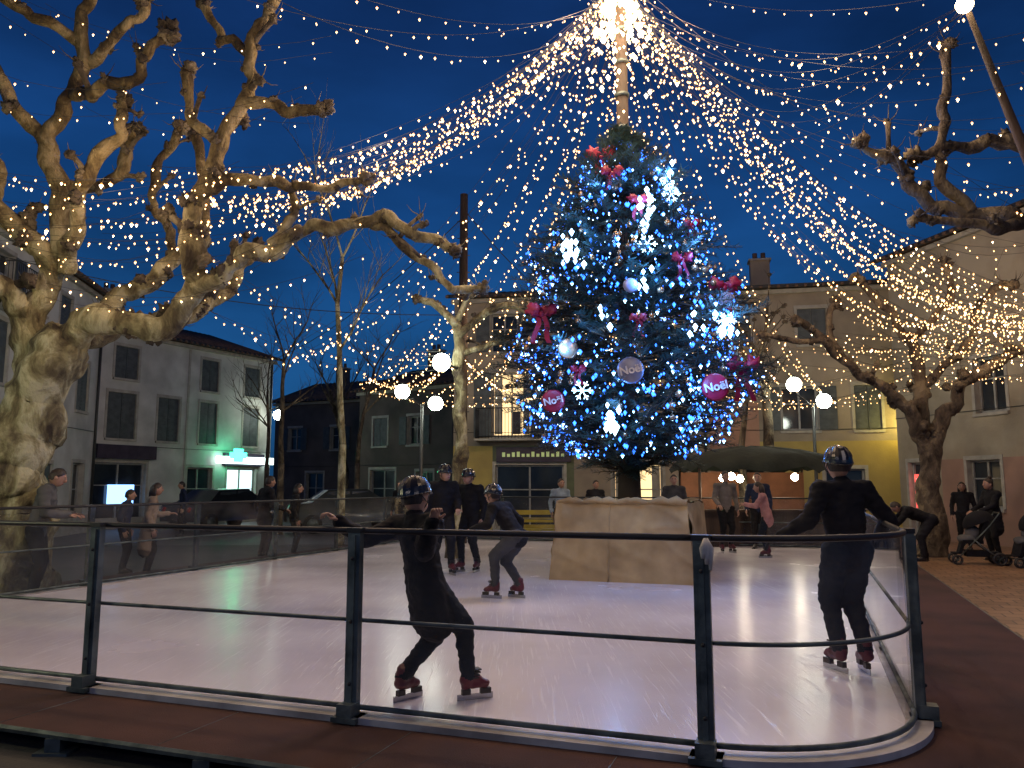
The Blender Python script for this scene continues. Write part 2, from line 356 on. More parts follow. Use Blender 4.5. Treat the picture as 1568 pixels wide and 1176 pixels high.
    g.tube([(0,-.03,h*.42),(Ln*.5,-.03,h*.415),(Ln,-.03,h*.42)],.012,4,7)
    if base: g.box((0.001,-.03,.0),(Ln,-.002,base),1)
    return g,mats
def bld(name,*a,**k):
    g,m=building(name,*a,**k); return g.build(name,m)
bld('plaster_house',(-12.3,15.0),(-14.4,27.5),8.1,8,M_plA,[(1.8,.1,2.2,2.5,'dark',None),(5,.1,1.1,2.2,'dark','closed'),(8.6,.6,1.1,1.6,'dark','closed'),(11.3,.1,1,2.2,'dark',None),
  (2,4.2,1,1.6,'dark','open'),(5.2,4.2,1,1.6,'dark','closed'),(8.4,4.0,1,1.6,'dark','open'),(11.2,4.0,1,1.6,'dark','closed'),(5.2,6.2,1,1.4,'dark','balcony'),(9.4,6.2,.9,1.2,'dark','closed')],base=.6)
g,ms=building('',(-15.2,28.2),(-11.05,36.5),7.3,9,M_plA,[(1.6,.3,2.2,2.1,'dark',None),(5.3,.1,1.3,2.2,'dark',None),(7.6,.05,1.7,2.25,'shop',None),(1.5,3.3,1.2,1.7,'dark','closed'),(3.6,3.3,1.0,1.7,'dark','closed'),(5.6,3.3,.9,1.7,'dark','closed'),(8.0,3.3,.9,1.7,'dark','closed'),
  (1.6,5.55,1,1.2,'dark','closed'),(5.6,5.5,.9,1.3,'dark','closed'),(8.0,5.5,.9,1.3,'dark','closed')],rise=1.6,base=.4)
mi=len(ms);ms+= [emi('green_cross_light',(.05,1,.55),7),emi('white_sign',(.75,1,.95),4),emi('blue_screen',(.25,.5,1),3,False)]
g.box((5.9,-.30,2.5),(9.2,-.22,2.8),mi+1);g.box((6.3,-.9,2.55),(6.75,-.8,3.1),mi);g.box((6.1,-.9,2.7),(6.95,-.8,2.95),mi)
g.box((1.2,.1,.9),(2.3,.13,1.6),mi+2)
g.box((.4,-.3,2.55),(2.9,-.02,3.05),9)
g.box((4.45,-.030,.41),(4.55,-.004,7.1),1)
g.build('shop_house',ms)
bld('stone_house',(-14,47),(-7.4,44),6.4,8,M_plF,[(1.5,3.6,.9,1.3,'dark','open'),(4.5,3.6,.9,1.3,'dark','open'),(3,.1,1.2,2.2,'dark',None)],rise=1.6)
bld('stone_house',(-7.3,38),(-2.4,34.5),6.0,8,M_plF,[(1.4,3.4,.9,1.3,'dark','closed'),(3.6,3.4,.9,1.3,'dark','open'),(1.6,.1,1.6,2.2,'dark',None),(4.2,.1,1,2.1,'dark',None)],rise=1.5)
g,ms=building('',(-2.0,27.2),(6.5,26.2),8.0,9,M_plB,[(2.0,3.2,1.35,2.2,'lit','balcony'),(1.75,6.1,.95,1.35,'dark','open'),(5.0,3.3,1.0,1.7,'dark','open'),(5,6.1,.95,1.35,'dark','closed'),(2.6,.15,2.3,2.1,'dark',None),(6.2,.1,1.6,2.2,'lit',None)],
   zones=[(0,1.35,0,2.9,0),(1.35,4.1,0,2.9,1)],zmats=[M_plC,mat('fascia_green',(.12,.14,.07),None,3,.6,.1)],rise=1.3)
mi=len(ms);ms.append(emi('sign_letters',(.5,.6,.25),.3,False))
g.box((1.5,-.16,2.35),(4.0,-.02,2.85),9)
for i in range(13): g.box((1.7+i*.165,-.175,2.52),(1.7+i*.165+.1,-.162,2.52+random.choice((.10,.15,.17))),mi)
g.build('cafe_building',ms)
bld('painted_house',(6.6,26.6),(12.6,25.4),8.1,9,M_plB,[(2.9,3.35,1.15,1.45,'lit2','open'),(5.0,3.35,.8,1.45,'dark','closed'),(1.2,.1,1.2,2.2,'dark',None),(4.2,.9,1.2,1.2,'dark',None),(1.0,6.2,.9,1.2,'dark','closed'),(3.4,6.2,.9,1.2,'dark','closed')],
   zones=[(0,1.6,0,4.3,1),(1.6,6.2,0,3.0,0)],zmats=[M_plC,M_plD],rise=1.2)
g,ms=building('',(11.9,24.6),(14.6,13.5),8.6,9,M_plE,[(3.6,3.5,1.0,1.5,'dark','x'),(3.2,.95,1.1,1.3,'dark','x'),(.9,.05,1.0,2.2,'dark',None),(7.2,.95,1.1,1.3,'dark','open'),(7.2,3.6,1,1.5,'dark','open')],
   zones=[(1.7,11.4,0,2.3,0)],zmats=[mat('plaster_pink',(.36,.22,.17),(.27,.17,.13),1,.9,.3,18,detail=9)],rise=1.5)
mi=len(ms);ms+=[emi('poster_red',(1,.12,.1),1.2,False),emi('poster_white',(1,.9,.85),1.6,False)]
g.box((.5,.1,.9),(1.3,.13,1.9),mi)
for i in range(5): g.box((.6+.12*(i%2),.07,1.0+i*.17),(1.15-.1*(i%3),.095,1.09+i*.17),mi+1)
g.build('cream_house',ms)
# ------------------------------------------------------------------ trees
def smooth_path(pts,step=.09):
    P=[V(p[:3]) for p in pts];R=[p[3] for p in pts];out=[];rad=[]
    for i in range(len(P)-1):
        a,b_,c,d=P[max(i-1,0)],P[i],P[i+1],P[min(i+2,len(P)-1)]
        n=max(2,int((c-b_).length/step))
        for k in range(n):
            t=k/n
            q=.5*((2*b_)+(-a+c)*t+(2*a-5*b_+4*c-d)*t*t+(-a+3*b_-3*c+d)*t**3)
            out.append(q);rad.append(R[i]+(R[i+1]-R[i])*t)
    out.append(P[-1]);rad.append(R[-1]);return out,rad
def limb(g,pts,n=12,jit=.22,wig=.05,mi=0,step=.07):
    o,r=smooth_path(pts,step)
    q=[]
    for i,(p,rr) in enumerate(zip(o,r)):
        f=min(1,i/6)
        w1=V((noise.noise(p*1.7),noise.noise(p*1.7+V((9,3,1))),noise.noise(p*1.7+V((2,7,5)))))*wig*2
        w2=V((noise.noise(p*4.3),noise.noise(p*4.3+V((9,3,1))),noise.noise(p*4.3+V((2,7,5)))))*wig*.9
        q.append(p+(w1+w2)*f)
    g.tube(q,r,n,mi,jit=jit);return q,r
def knob(g,p,r,mi=0,tw=5,tmi=0,rnd=random):
    for k in range(5):
        o=V((rnd.uniform(-1,1),rnd.uniform(-1,1),rnd.uniform(-1,1)))*r*.75
        g.ell(p+o,r*rnd.uniform(.5,.95),10,8,mi,jit=.9,jf=2.8)
    for k in range(tw):
        d=V((rnd.uniform(-1,1),rnd.uniform(-1,1),rnd.uniform(-.3,1))).normalized()
        l=rnd.uniform(.06,.2);g.tube([p,p+d*(r+l*.5),p+d*(r+l)+V((0,0,.05))],[.010,.006,.002],4,tmi)
def knobby(g,q,r,every=.55,mi=0,tw=1):
    acc=0
    for i in range(1,len(q)):
        acc+=(q[i]-q[i-1]).length
        if acc>every*random.uniform(.6,1.4) and r[i]<.19:
            acc=0;knob(g,q[i]+V((random.uniform(-1,1),random.uniform(-1,1),random.uniform(-.6,1)))*r[i]*.8,r[i]*random.uniform(.55,.9),mi,tw)
            if random.random()<.35:
                d=V((random.uniform(-1,1),random.uniform(-1,1),random.uniform(-.2,1))).normalized();l=random.uniform(.25,.55)
                e=q[i]+d*l;g.tube([q[i],q[i]+d*l*.5+V((0,0,.03)),e],[r[i]*.55,r[i]*.4,r[i]*.45],8,mi,jit=.3);knob(g,e,r[i]*.6,mi,3)
random.seed(11)
g=MB();Y=11.5
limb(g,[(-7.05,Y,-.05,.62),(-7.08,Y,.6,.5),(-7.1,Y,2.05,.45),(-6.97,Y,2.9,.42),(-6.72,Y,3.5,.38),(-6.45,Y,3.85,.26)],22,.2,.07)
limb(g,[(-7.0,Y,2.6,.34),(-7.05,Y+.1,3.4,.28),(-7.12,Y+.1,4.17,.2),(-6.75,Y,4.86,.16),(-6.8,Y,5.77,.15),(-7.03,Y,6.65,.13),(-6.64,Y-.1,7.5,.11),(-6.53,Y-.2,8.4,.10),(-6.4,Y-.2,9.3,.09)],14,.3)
Rs=[
 [(-6.8,Y,3.3,.28),(-6.09,Y-.1,3.82,.21),(-5.32,Y-.3,3.85,.17),(-4.69,Y-.5,3.98,.17),(-4.36,Y-.6,4.36,.155),(-4.5,Y-.7,5.06,.14),(-4.35,Y-.8,5.77,.125),(-4.03,Y-.8,6.5,.11),(-3.81,Y-.8,7.0,.1),(-3.72,Y-.7,7.85,.085),(-3.61,Y-.6,8.6,.075),(-3.48,Y-.6,9.2,.07)],
 [(-4.45,Y-.6,4.25,.14),(-3.72,Y-.8,4.6,.105),(-2.95,Y-.9,4.98,.095),(-2.17,Y-1,5.1,.085),(-1.4,Y-1,5.0,.075),(-.85,Y-1,4.74,.06)],
 [(-1.9,Y-1,5.08,.07),(-1.25,Y-1,4.6,.06),(-.9,Y-1,4.27,.055),(-.47,Y-1,4.2,.05)],
 [(-3.83,Y-.8,6.95,.09),(-3.2,Y-1,6.75,.075),(-2.5,Y-1.1,6.62,.065)],
 [(-4.35,Y-.8,5.7,.1),(-3.57,Y-.6,5.9,.07),(-2.78,Y-.5,5.82,.06),(-2.05,Y-.5,5.87,.055)],
 [(-3.3,Y-.9,4.85,.08),(-3.2,Y-.5,5.4,.06),(-3.15,Y-.4,5.95,.05)],
 [(-6.75,Y,4.8,.17),(-7.47,Y-.2,5.57,.14),(-7.8,Y-.3,6.5,.12),(-8.1,Y-.3,7.4,.1)],
 [(-7.12,Y,4.1,.17),(-7.7,Y-.5,4.6,.15),(-8.3,Y-.8,5.5,.12)],
 [(-7.0,Y,6.6,.12),(-7.5,Y-.3,7.4,.1),(-8,Y-.5,8.1,.08)],
 [(-6.64,Y-.1,7.4,.11),(-5.82,Y-.5,7.25,.09),(-5.25,Y-.7,7.6,.085),(-4.9,Y-.7,8.05,.08)],
 [(-6.6,Y,4.7,.14),(-6.2,Y-.5,5.67,.1),(-5.6,Y-.7,6.5,.085),(-5.55,Y-.7,7.0,.07)],
 [(-6.2,Y,3.9,.17),(-5.7,Y+.4,4.5,.13),(-5.28,Y+.4,4.91,.11),(-4.84,Y+.4,5.5,.095),(-4.77,Y+.3,6.4,.08),(-4.9,Y+.3,7.0,.07)],
 [(-5.2,Y+.4,4.95,.085),(-5.6,Y+.8,5.8,.075),(-5.75,Y+.8,6.7,.07),(-5.4,Y+.8,7.3,.06)],
 [(-6.5,Y-.1,7.9,.085),(-5.9,Y-.3,8.4,.075),(-5.5,Y-.3,9,.07)],
 [(-7.0,Y,3.2,.2),(-6.3,Y+.9,4.0,.15),(-5.6,Y+1.6,4.3,.12),(-5.0,Y+2.2,5.0,.1),(-4.6,Y+2.4,5.8,.085)],
 [(-6.55,Y-.2,8.2,.08),(-7.2,Y-.6,8.6,.075),(-7.7,Y-.8,9.0,.07)],
 [(-4.1,Y-.8,6.3,.085),(-4.6,Y-.5,6.9,.075),(-4.75,Y-.4,7.5,.07)],
 [(-6.9,Y,6.0,.11),(-6.2,Y+.5,6.4,.085),(-6.0,Y+.6,7.2,.075)],
 [(-3.75,Y-.7,7.7,.075),(-4.3,Y-.5,8.1,.07),(-4.6,Y-.4,8.7,.06)],
]
for pth in Rs:
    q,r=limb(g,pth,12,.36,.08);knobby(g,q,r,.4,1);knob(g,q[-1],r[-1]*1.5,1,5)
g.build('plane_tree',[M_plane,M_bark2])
random.seed(5)
g=MB();X,Y=9.35,18.
limb(g,[(X-.05,Y,-.05,.40),(X,Y,.6,.28),(X,Y,1.7,.24),(X-.02,Y,2.6,.23)],14,.2,.05)
RT=[[(X,Y,2.3,.2),(X-.7,Y-.2,3.4,.13),(X-1.6,Y-.3,4.1,.11),(X-2.3,Y-.4,4.8,.09),(X-3.0,Y-.4,5.3,.075)],
 [(X,Y,2.3,.2),(X+.5,Y-.3,3.4,.14),(X+1.3,Y-.5,4.2,.11),(X+2.4,Y-.6,4.7,.09)],
 [(X,Y,2.5,.2),(X-.05,Y,3.8,.14),(X-.2,Y+.2,4.9,.11),(X-.9,Y,5.8,.09),(X-1.4,Y,6.3,.08)],
 [(X,Y,3.8,.12),(X+.8,Y-.4,4.7,.09),(X+1.2,Y-.6,5.6,.08),(X+1.9,Y-.6,6.1,.07)],
 [(X-1.6,Y-.3,4.1,.08),(X-2,Y,5.0,.07),(X-1.9,Y,5.8,.065)],[(X-.2,Y,4.9,.08),(X+.3,Y-.8,5.7,.08),(X+.2,Y-.9,6.5,.065)],
 [(X-2.3,Y-.4,4.8,.07),(X-3.1,Y-.6,4.7,.06),(X-3.8,Y-.7,4.9,.05)]]
for pth in RT:
    q,r=limb(g,pth,9,.3,.07,step=.12);knobby(g,q,r,.45);knob(g,q[-1],r[-1]*1.5,0,8)
g.build('plane_tree',[M_bark2])
random.seed(8)
g=MB();X,Y=8.6,10.
limb(g,[(X,Y,-.05,.5),(X,Y,1.5,.36),(X-.1,Y,3.2,.32),(X-.3,Y,4.2,.22)],14,.15,.04)
for pth in [[(X-.2,Y,4,.18),(X-1.4,Y,4.9,.12),(X-2.3,Y,5.0,.095),(X-3.1,Y,5.25,.085),(X-3.5,Y,5.8,.07),(X-4.1,Y-.1,5.95,.055)],
 [(X-2.6,Y,5.1,.08),(X-3.0,Y,5.7,.07),(X-2.9,Y,6.5,.06),(X-2.75,Y,7.3,.05)],
 [(X-.2,Y,4,.18),(X-.9,Y,5.4,.12),(X-1.7,Y,6.0,.1),(X-2.6,Y,6.0,.08),(X-3.3,Y,5.85,.065)],
 [(X-.9,Y,5.4,.12),(X-1.2,Y-.2,6.6,.09),(X-1.6,Y-.2,7.5,.08)],[(X-1.9,Y,4.98,.08),(X-2.5,Y-.2,4.8,.07),(X-3.4,Y-.2,4.95,.055)],
 [(X-.2,Y,4,.2),(X+.9,Y,5.2,.15),(X+1.4,Y,6.6,.12)]]:
    q,r=limb(g,pth,10,.32,.08,step=.08);knobby(g,q,r,.4);knob(g,q[-1],r[-1]*1.5,0,6)
g.build('plane_tree',[M_bark2])
random.seed(21)
g=MB();X,Y=-1.1,16.
limb(g,[(X,Y,-.05,.24),(X,Y,1,.15),(X+.05,Y,2.6,.13),(X+.02,Y,4.1,.12),(X,Y,4.9,.1)],10,.25,.05)
for pth in [[(X,Y,4.6,.1),(X+.6,Y,5.1,.07),(X+1.1,Y-.2,5.2,.06),(X+1.5,Y-.2,4.8,.055)],[(X,Y,4.8,.1),(X-.5,Y,5.3,.07),(X-.9,Y,5.4,.06)],[(X,Y,4.2,.08),(X+.9,Y,4.5,.06),(X+1.5,Y,4.4,.055)],[(X,Y,4.9,.08),(X+.2,Y,5.5,.065)]]:
    q,r=limb(g,pth,8,.35,.07,step=.12);knobby(g,q,r,.35,1);knob(g,q[-1],r[-1]*1.5,1,8)
g.build('pollarded_tree',[M_plane2,M_bark2])
def bare_tree(name,x,y,h,r,seed,spread=.5,matl=M_bark2,first=.35,kn=False,levels=4):
    rnd=random.Random(seed);g=MB()
    def rec(p,d,l,rr,lev):
        pts=[p];rs=[rr];n=4
        for k in range(n):
            d=(d+V((rnd.uniform(-1,1),rnd.uniform(-1,1),rnd.uniform(-.2,.5)))*.16).normalized()
            p=p+d*l/n;pts.append(p);rs.append(rr*(1-.45*(k+1)/n))
            if lev<levels and (k>0 or lev>0):
                for _ in range(rnd.choice((1,2))):
                    nd=(d+V((rnd.uniform(-1,1),rnd.uniform(-1,1),rnd.uniform(-.1,.7)))*(.6+spread)).normalized()
                    rec(p,nd,l*rnd.uniform(.42,.66),rr*.42*(1-.2*k/n),lev+1)
        g.tube(pts,rs,max(4,8-lev*2),0)
        if kn and lev>0: knob(g,p,max(rr,.05),0,4,0,rnd)
    base=V((x,y,-.05));top=V((x,y,h*first))
    g.tube([base,base+V((0,0,.3)),top],[r*1.4,r,r*.85],8,0)
    rec(top,V((0,0,1)),h*(1-first)*.8,r*.8,0)
    return g.build(name,[matl])
bare_tree('young_bare_tree',-4.25,20,8.6,.11,3,.35,M_plane2,.3,levels=3)
bare_tree('young_bare_tree',5.9,20.5,5.0,.12,9,.9,M_bark2,.4,levels=3)
bare_tree('young_bare_tree',-7.5,26,6.5,.12,13,.6,M_bark2,.35,levels=3)
bare_tree('young_bare_tree',3.2,22,6.3,.13,19,.8,M_bark2,.4,levels=3)
bare_tree('young_bare_tree',-9.5,31,6.0,.1,17,.6,M_bark2,.4,levels=3)
bare_tree('young_bare_tree',-5.6,29,6.8,.11,37,.7,M_bark2,.35,levels=3)
bare_tree('plane_tree',7.4,23,6.0,.2,29,.9,M_bark2,.45,kn=True,levels=2)
bare_tree('young_bare_tree',-8.5,41,7.5,.2,31,.2,M_bark2,.3,levels=3)
# ------------------------------------------------------------------ mast & christmas tree
MX,MY=1.9,13.0;TOP=V((MX,MY,10.25))
g=MB();g.tube([(MX,MY,.1),(MX,MY,10.5)],[.14,.09],12,0)
for z in (7.6,8.2,8.8,9.4): g.tube([(MX,MY,z),(MX,MY,z+.06)],.125,12,1)
g.tube([(MX,MY,10.1),(MX,MY,10.2)],.3,16,1)
g.build('light_canopy_mast',[M_wood,M_steel])
prof=[(1.75,.35),(2.0,.9),(2.3,1.35),(2.8,1.75),(3.4,1.88),(4.2,1.74),(5,1.48),(5.8,1.20),(6.4,.90),(6.85,.62),(7.2,.34),(7.5,.05)]
def PR(z): return float(np.interp(z,[p[0] for p in prof],[p[1] for p in prof]))
def LF(a,z): return 1+.12*math.sin(a*5+z*3.1)+.10*math.sin(a*3-z*5)+.06*math.sin(a*11+z*9)
random.seed(3)
g=MB()
g.tube([(MX,MY,.2),(MX,MY,3)],[.2,.15],10,1,jit=.2)
def spray(g,p,d,l,rnd,n=32):
    d=d.normalized();up=V((0,0,1));s=d.cross(up)
    if s.length<.1: s=V((1,0,0))
    s.normalize();nrm=s.cross(d)
    g.tube([p-d*.25,p+d*l*.5,p+d*l-V((0,0,.03))],[.012,.008,.003],4,1)
    vs=[];fs=[]
    for k in range(n):
        t=k/n;q=p+d*l*(t*1.05);sg=-1 if k%2 else 1
        a=rnd.uniform(.5,1.1);ln=(.085+.11*(1-t))*rnd.uniform(.7,1.2)
        dd=(s*sg*math.sin(a)+d*math.cos(a)+nrm*rnd.uniform(-.45,.6)).normalized()
        ww=dd.cross(nrm).normalized()*.008
        e=q+dd*ln;o=len(vs);vs+=[q-ww,q+ww,e+ww*.5,e-ww*.5];fs.append((o,o+1,o+2,o+3))
    g.add(vs,fs,0)
rnd=random.Random(4)
for k in range(2900):
    z=rnd.uniform(1.75,7.45)
    if rnd.random()>(.32+PR(z)/1.9): continue
    a=rnd.uniform(0,2*math.pi)
    rr=PR(z)*LF(a,z)*rnd.choice((.55,.75,.88,.97,1.05))
    d=V((math.cos(a),math.sin(a),rnd.uniform(-.45,.35)+(.6 if z>6.6 else 0)))
    spray(g,V((MX,MY,z))+V((math.cos(a),math.sin(a),0))*max(0,rr-.25),d,rnd.uniform(.25,.45),rnd)
# longer boughs that break the outline
for k in range(130):
    z=rnd.uniform(2.0,6.6);a=rnd.uniform(0,2*math.pi);rr=PR(z)*LF(a,z)
    d=V((math.cos(a),math.sin(a),rnd.uniform(-.15,.4)))
    p=V((MX,MY,z))+V((math.cos(a),math.sin(a),0))*(rr-.15)
    spray(g,p,d,rnd.uniform(.45,.65),rnd,46)
for k in range(150):
    z=rnd.uniform(1.9,7);a=rnd.uniform(0,6.28);rr=PR(z)*.9
    g.tube([(MX,MY,z-.15),(MX+math.cos(a)*rr*.6,MY+math.sin(a)*rr*.6,z-.1),(MX+math.cos(a)*rr,MY+math.sin(a)*rr,z)],[.03,.02,.008],4,1)
M_fir=mat('fir_needles',(.055,.105,.085),(.02,.045,.038),2.5,.6,0)
M_tw=mat('fir_twigs',(.07,.05,.03),None,4,.9,.2)
xt=empty('christmas_tree')
g.build('foliage',[M_fir,M_tw],xt)
g=MB()
def bulb(g,p,r,m1,m2):
    vs=[p+V((0,0,r*1.3)),p-V((0,0,r*1.8)),p+V((r,0,0)),p+V((0,r,0)),p-V((r,0,0)),p-V((0,r,0))]
    g.add(vs,[(0,2,3),(0,3,4),(0,4,5),(0,5,2)],m1,True);g.add(vs,[(1,3,2),(1,4,3),(1,5,4),(1,2,5)],m2,True)
for k in range(3600):
    z=rnd.uniform(2.0,7.3)
    if rnd.random()>.25+PR(z)/2.2: continue
    a=rnd.uniform(0,2*math.pi)
    if noise.noise(V((math.cos(a)*1.6,math.sin(a)*1.6,z*1.1)))<-.22 and rnd.random()<.75: continue
    rr=PR(z)*LF(a,z)*rnd.uniform(.84,1.02)
    p=V((MX+math.cos(a)*rr,MY+math.sin(a)*rr,z));cool=rnd.random()<.30
    bulb(g,p,rnd.choice((.010,.014,.018,.028)),1,2 if cool else 1)
def surf(px_,z,f=1.02):
    R_=PR(z)*f;x=max(-R_*.98,min(R_*.98,px_));return V((MX+x,MY-math.sqrt(R_*R_-x*x),z))
hot=[(-1.05,5.15),(.12,5.75),(.6,6.4),(1.25,3.85),(-.45,2.5),(.0,4.6),(.75,3.9),(-.6,3.9),(-.9,5.0)]
for i,(x,z) in enumerate(hot):
    c=surf(x,z,1.08)
    for k in range(18 if i<5 else 5): bulb(g,c+V((rnd.gauss(0,.06),rnd.gauss(0,.04),rnd.gauss(0,.13))),rnd.uniform(.028,.05),2,2)
def flake(g,c,r,mi):
    for k in range(6):
        a=k*math.pi/3;d=V((math.cos(a),0,math.sin(a)));g.tube([c,c+d*r],.009,4,mi)
        for s_ in(-1,1):
            d2=V((math.cos(a+s_*.8),0,math.sin(a+s_*.8)));g.tube([c+d*r*.55,c+d*r*.55+d2*r*.35],.007,4,mi)
for x,z in((-.9,2.9),(.6,6.1),(1.25,3.95),(.1,5.1)): flake(g,surf(x,z,1.10),.15,2)
g.build('tree_lights',[M_wire,M_blue,M_cool],xt)
for i,(x,z,p) in enumerate([(-1.05,5.2,40),(.12,5.75,40),(.6,6.5,22),(1.25,3.85,50),(-.5,2.6,34),(0,4.5,50),(-1.2,3.5,34),(.7,3.1,38),(.9,5.0,32),(-.6,6.2,20)]):
    lamp('cluster_light',surf(x,z,1.22),p,(.10,.34,1),.06,xt)
M_mag=mat('magenta_ribbon',(.36,.008,.05),(.22,.005,.03),5,.5,.2)
M_gold=mat('gold_bauble',(.55,.36,.2),(.4,.25,.14),6,.25,0,metal=.7)
M_silv=mat('silver_disc',(.28,.3,.42),(.2,.2,.3),6,.4,0,metal=.3)
g=MB()
for k in range(100):
    z=rnd.uniform(2.3,6.8);a=rnd.uniform(math.pi,2*math.pi);rr=PR(z)*1.0
    p=V((MX+math.cos(a)*rr,MY+math.sin(a)*rr,z));g.ell(p,rnd.uniform(.035,.055),10,8,0);g.tube([p,p+V((0,0,.09))],.006,4,0)
for x,z,s_ in((-.42,6.95,.32),(-1.45,4.15,.3),(1.4,4.6,.3),(1.6,3.3,.32),(.05,5.9,.2),(.65,4.9,.2),(-.95,3.2,.14),(-.3,6.5,.22),(-.1,3.9,.16),(.9,5.6,.16)):
    c=surf(x,z,1.04)
    for sg in(-1,1):
        g.ell(c+V((sg*s_*.42,0,s_*.22)),(s_*.38,s_*.18,s_*.32),12,9,1,Matrix.Rotation(-sg*.7,3,'Y'),jit=.9)
        vs=[];n_=6
        for j in range(n_+1):
            t=j/n_;cc=c+V((sg*s_*(.1+.3*t)+.02*math.sin(t*7+x*5),-.03*math.sin(t*6+sg),-s_*1.5*t));vs+=[cc-V((s_*.13,0,0)),cc+V((s_*.13,.02,0))]
        g.add(vs,[(2*j,2*j+1,2*j+3,2*j+2) for j in range(n_)],1,True)
    g.ell(c,s_*.16,8,6,1)
DISC=((1.0,2.95,.20,1),(-1.30,2.78,.17,1),(-.25,3.15,.19,2))
for x,z,r,mi in DISC+((-1.1,3.5,.15,0),(-.2,4.4,.11,2),(1.3,4.3,.12,2)):
    c=surf(x,z,1.12);Rm=Matrix.Rotation(math.pi/2,3,'X')
    g.ell(c,(r,r,.03),24,6,mi,Rm)
g.build('ornaments',[M_gold,M_mag,M_silv],xt)
M_txt=mat('white_lettering',(.75,.72,.75),None,5,.5,0)
for x,z,r,_ in DISC:
    cu=bpy.data.curves.new('noel_lettering','FONT');cu.body='No\u00ebl';cu.size=r*.85;cu.align_x='CENTER';cu.align_y='CENTER';cu.extrude=.006;cu.offset=.004
    cu.materials.append(M_txt);t=bpy.data.objects.new('noel_lettering',cu);sc.collection.objects.link(t);t.parent=xt
    c=surf(x,z,1.12);t.location=c+V((0,-.045,0));t.rotation_euler=(math.pi/2,math.radians(-12),0)
# burlap planter box
g=MB()
f0=V((.56,12.3,0));hw=2.17
def boxp(s,t,z):
    k=.045*(z-ICE)/1.15
    return f0+U*(hw*(k+(1-2*k)*s))+Wd*(2.1*(k+(1-2*k)*t))+V((0,0,z))
def cloth(pfun,ns,nt_):
    vs=[];fs=[]
    for i in range(ns+1):
        for j in range(nt_+1):
            p=pfun(i/ns,j/nt_);vs.append(p)
    for i in range(ns):
        for j in range(nt_): fs.append((i*(nt_+1)+j,(i+1)*(nt_+1)+j,(i+1)*(nt_+1)+j+1,i*(nt_+1)+j+1))
    g.add(vs,fs,0,True)
def wr(p,nrm,edge,z):
    a=abs(noise.noise(V((p.x*1.1+z*.9,p.y*1.1,z*.5))))
    f=.035*(1-min(1,a*4))**2+noise.noise(V((p.x*1.6,p.y*1.6,z*.9)))*.05+noise.noise(V((p.x*6,p.y*6,z*.8)))*.014
    return p+nrm*f*edge
H1=1.16
def top(z,s): return z*(H1+.035*noise.noise(V((s*7,1.3,0)))+.02*math.sin(s*9))
cloth(lambda s,t:wr(boxp(s,0,ICE+top(t,s)),-Wd,.25+.75*min(1,4*t*(1.15-t)),t*3),90,40)
cloth(lambda s,t:wr(boxp(1,s,ICE+top(t,s+1)),U,.25+.75*min(1,4*t*(1.15-t)),t*3),50,30)
cloth(lambda s,t:wr(boxp(0,s,ICE+top(t,s+2)),-U,.25+.75*min(1,4*t*(1.15-t)),t*3),50,30)
cloth(lambda s,t:wr(boxp(s,1,ICE+top(t,s+3)),Wd,1,t*3),50,30)
cloth(lambda s,t:boxp(s,t,ICE+H1-.02)+V((0,0,-.10*math.sin(s*3.14)*math.sin(t*3.14)*2+.05*noise.noise(V((s*6,t*6,0)))+.035)),30,30)
for k in range(11):
    s=random.uniform(0,.85);a=boxp(s,0,ICE+H1+.0);b_=boxp(min(1,s+.2),0,ICE+H1-.02)
    g.tube([a,(a+b_)/2+V((0,-.02,.05)),b_],[.03,.055,.02],7,0,jit=.6)
g.tube([wr(boxp(.42,0,ICE+H1*t),-Wd,1,t*3)-Wd*.004 for t in [i/12*.98 for i in range(13)]],.012,5,0)
m,nt,b=nmat('burlap');N=nt.nodes;L=nt.links
tc=N.new('ShaderNodeTexCoord');n1=N.new('ShaderNodeTexNoise');n1.inputs['Scale'].default_value=2.5;n1.inputs['Detail'].default_value=8;L.new(tc.outputs['Object'],n1.inputs[0])
r=N.new('ShaderNodeValToRGB');r.color_ramp.elements[0].position=.3;r.color_ramp.elements[0].color=(.36,.24,.11,1);r.color_ramp.elements[1].position=.7;r.color_ramp.elements[1].color=(.60,.42,.20,1);L.new(n1.outputs['Fac'],r.inputs[0]);L.new(r.outputs[0],b.inputs['Base Color'])
wv=N.new('ShaderNodeTexWave');wv.bands_direction='Z';wv.inputs['Scale'].default_value=40;wv.inputs['Distortion'].default_value=1.5;L.new(tc.outputs['Object'],wv.inputs[0])
bp=N.new('ShaderNodeBump');bp.inputs['Strength'].default_value=.4;bp.inputs['Distance'].default_value=.01;L.new(wv.outputs['Fac'],bp.inputs['Height']);L.new(bp.outputs[0],b.inputs['Normal']);b.inputs['Roughness'].default_value=.9
g.build('burlap_planter_box',[m])
# ------------------------------------------------------------------ string lights
random.seed(99)
BR=.8
def string(g,a,b_,sag,step=.3,r=.02,wire=.003,jx=.0):
    a=V(a);b_=V(b_);Ln=(b_-a).length;n=max(4,int(Ln/step));pts=[]
    ph=random.uniform(0,9)
    for i in range(n+1):
        t=i/n;p=a.lerp(b_,t);p.z-=4*sag*t*(1-t);p.x+=jx*math.sin(t*9+ph);p.z+=jx*.5*math.sin(t*13+ph);pts.append(p)
    g.tube(pts,wire,3,0,cap=False)
    for i in range(n):
        t=random.uniform(.1,.9);p=pts[i].lerp(pts[i+1],t)+V((random.uniform(-.03,.03),random.uniform(-.03,.03),-.04-random.uniform(0,.03)))
        if (p-V((0,0,1.55))).length<1.8: continue
        k=random.random()
        bulb(g,p,BR*r*random.uniform(.55,1.2)*(1.6 if k>.94 else 1),1,3 if k>.85 else 2)
g=MB();u=random.uniform
def T(): return TOP+V((u(-.25,.25),u(-.25,.25),u(-.35,.15)))
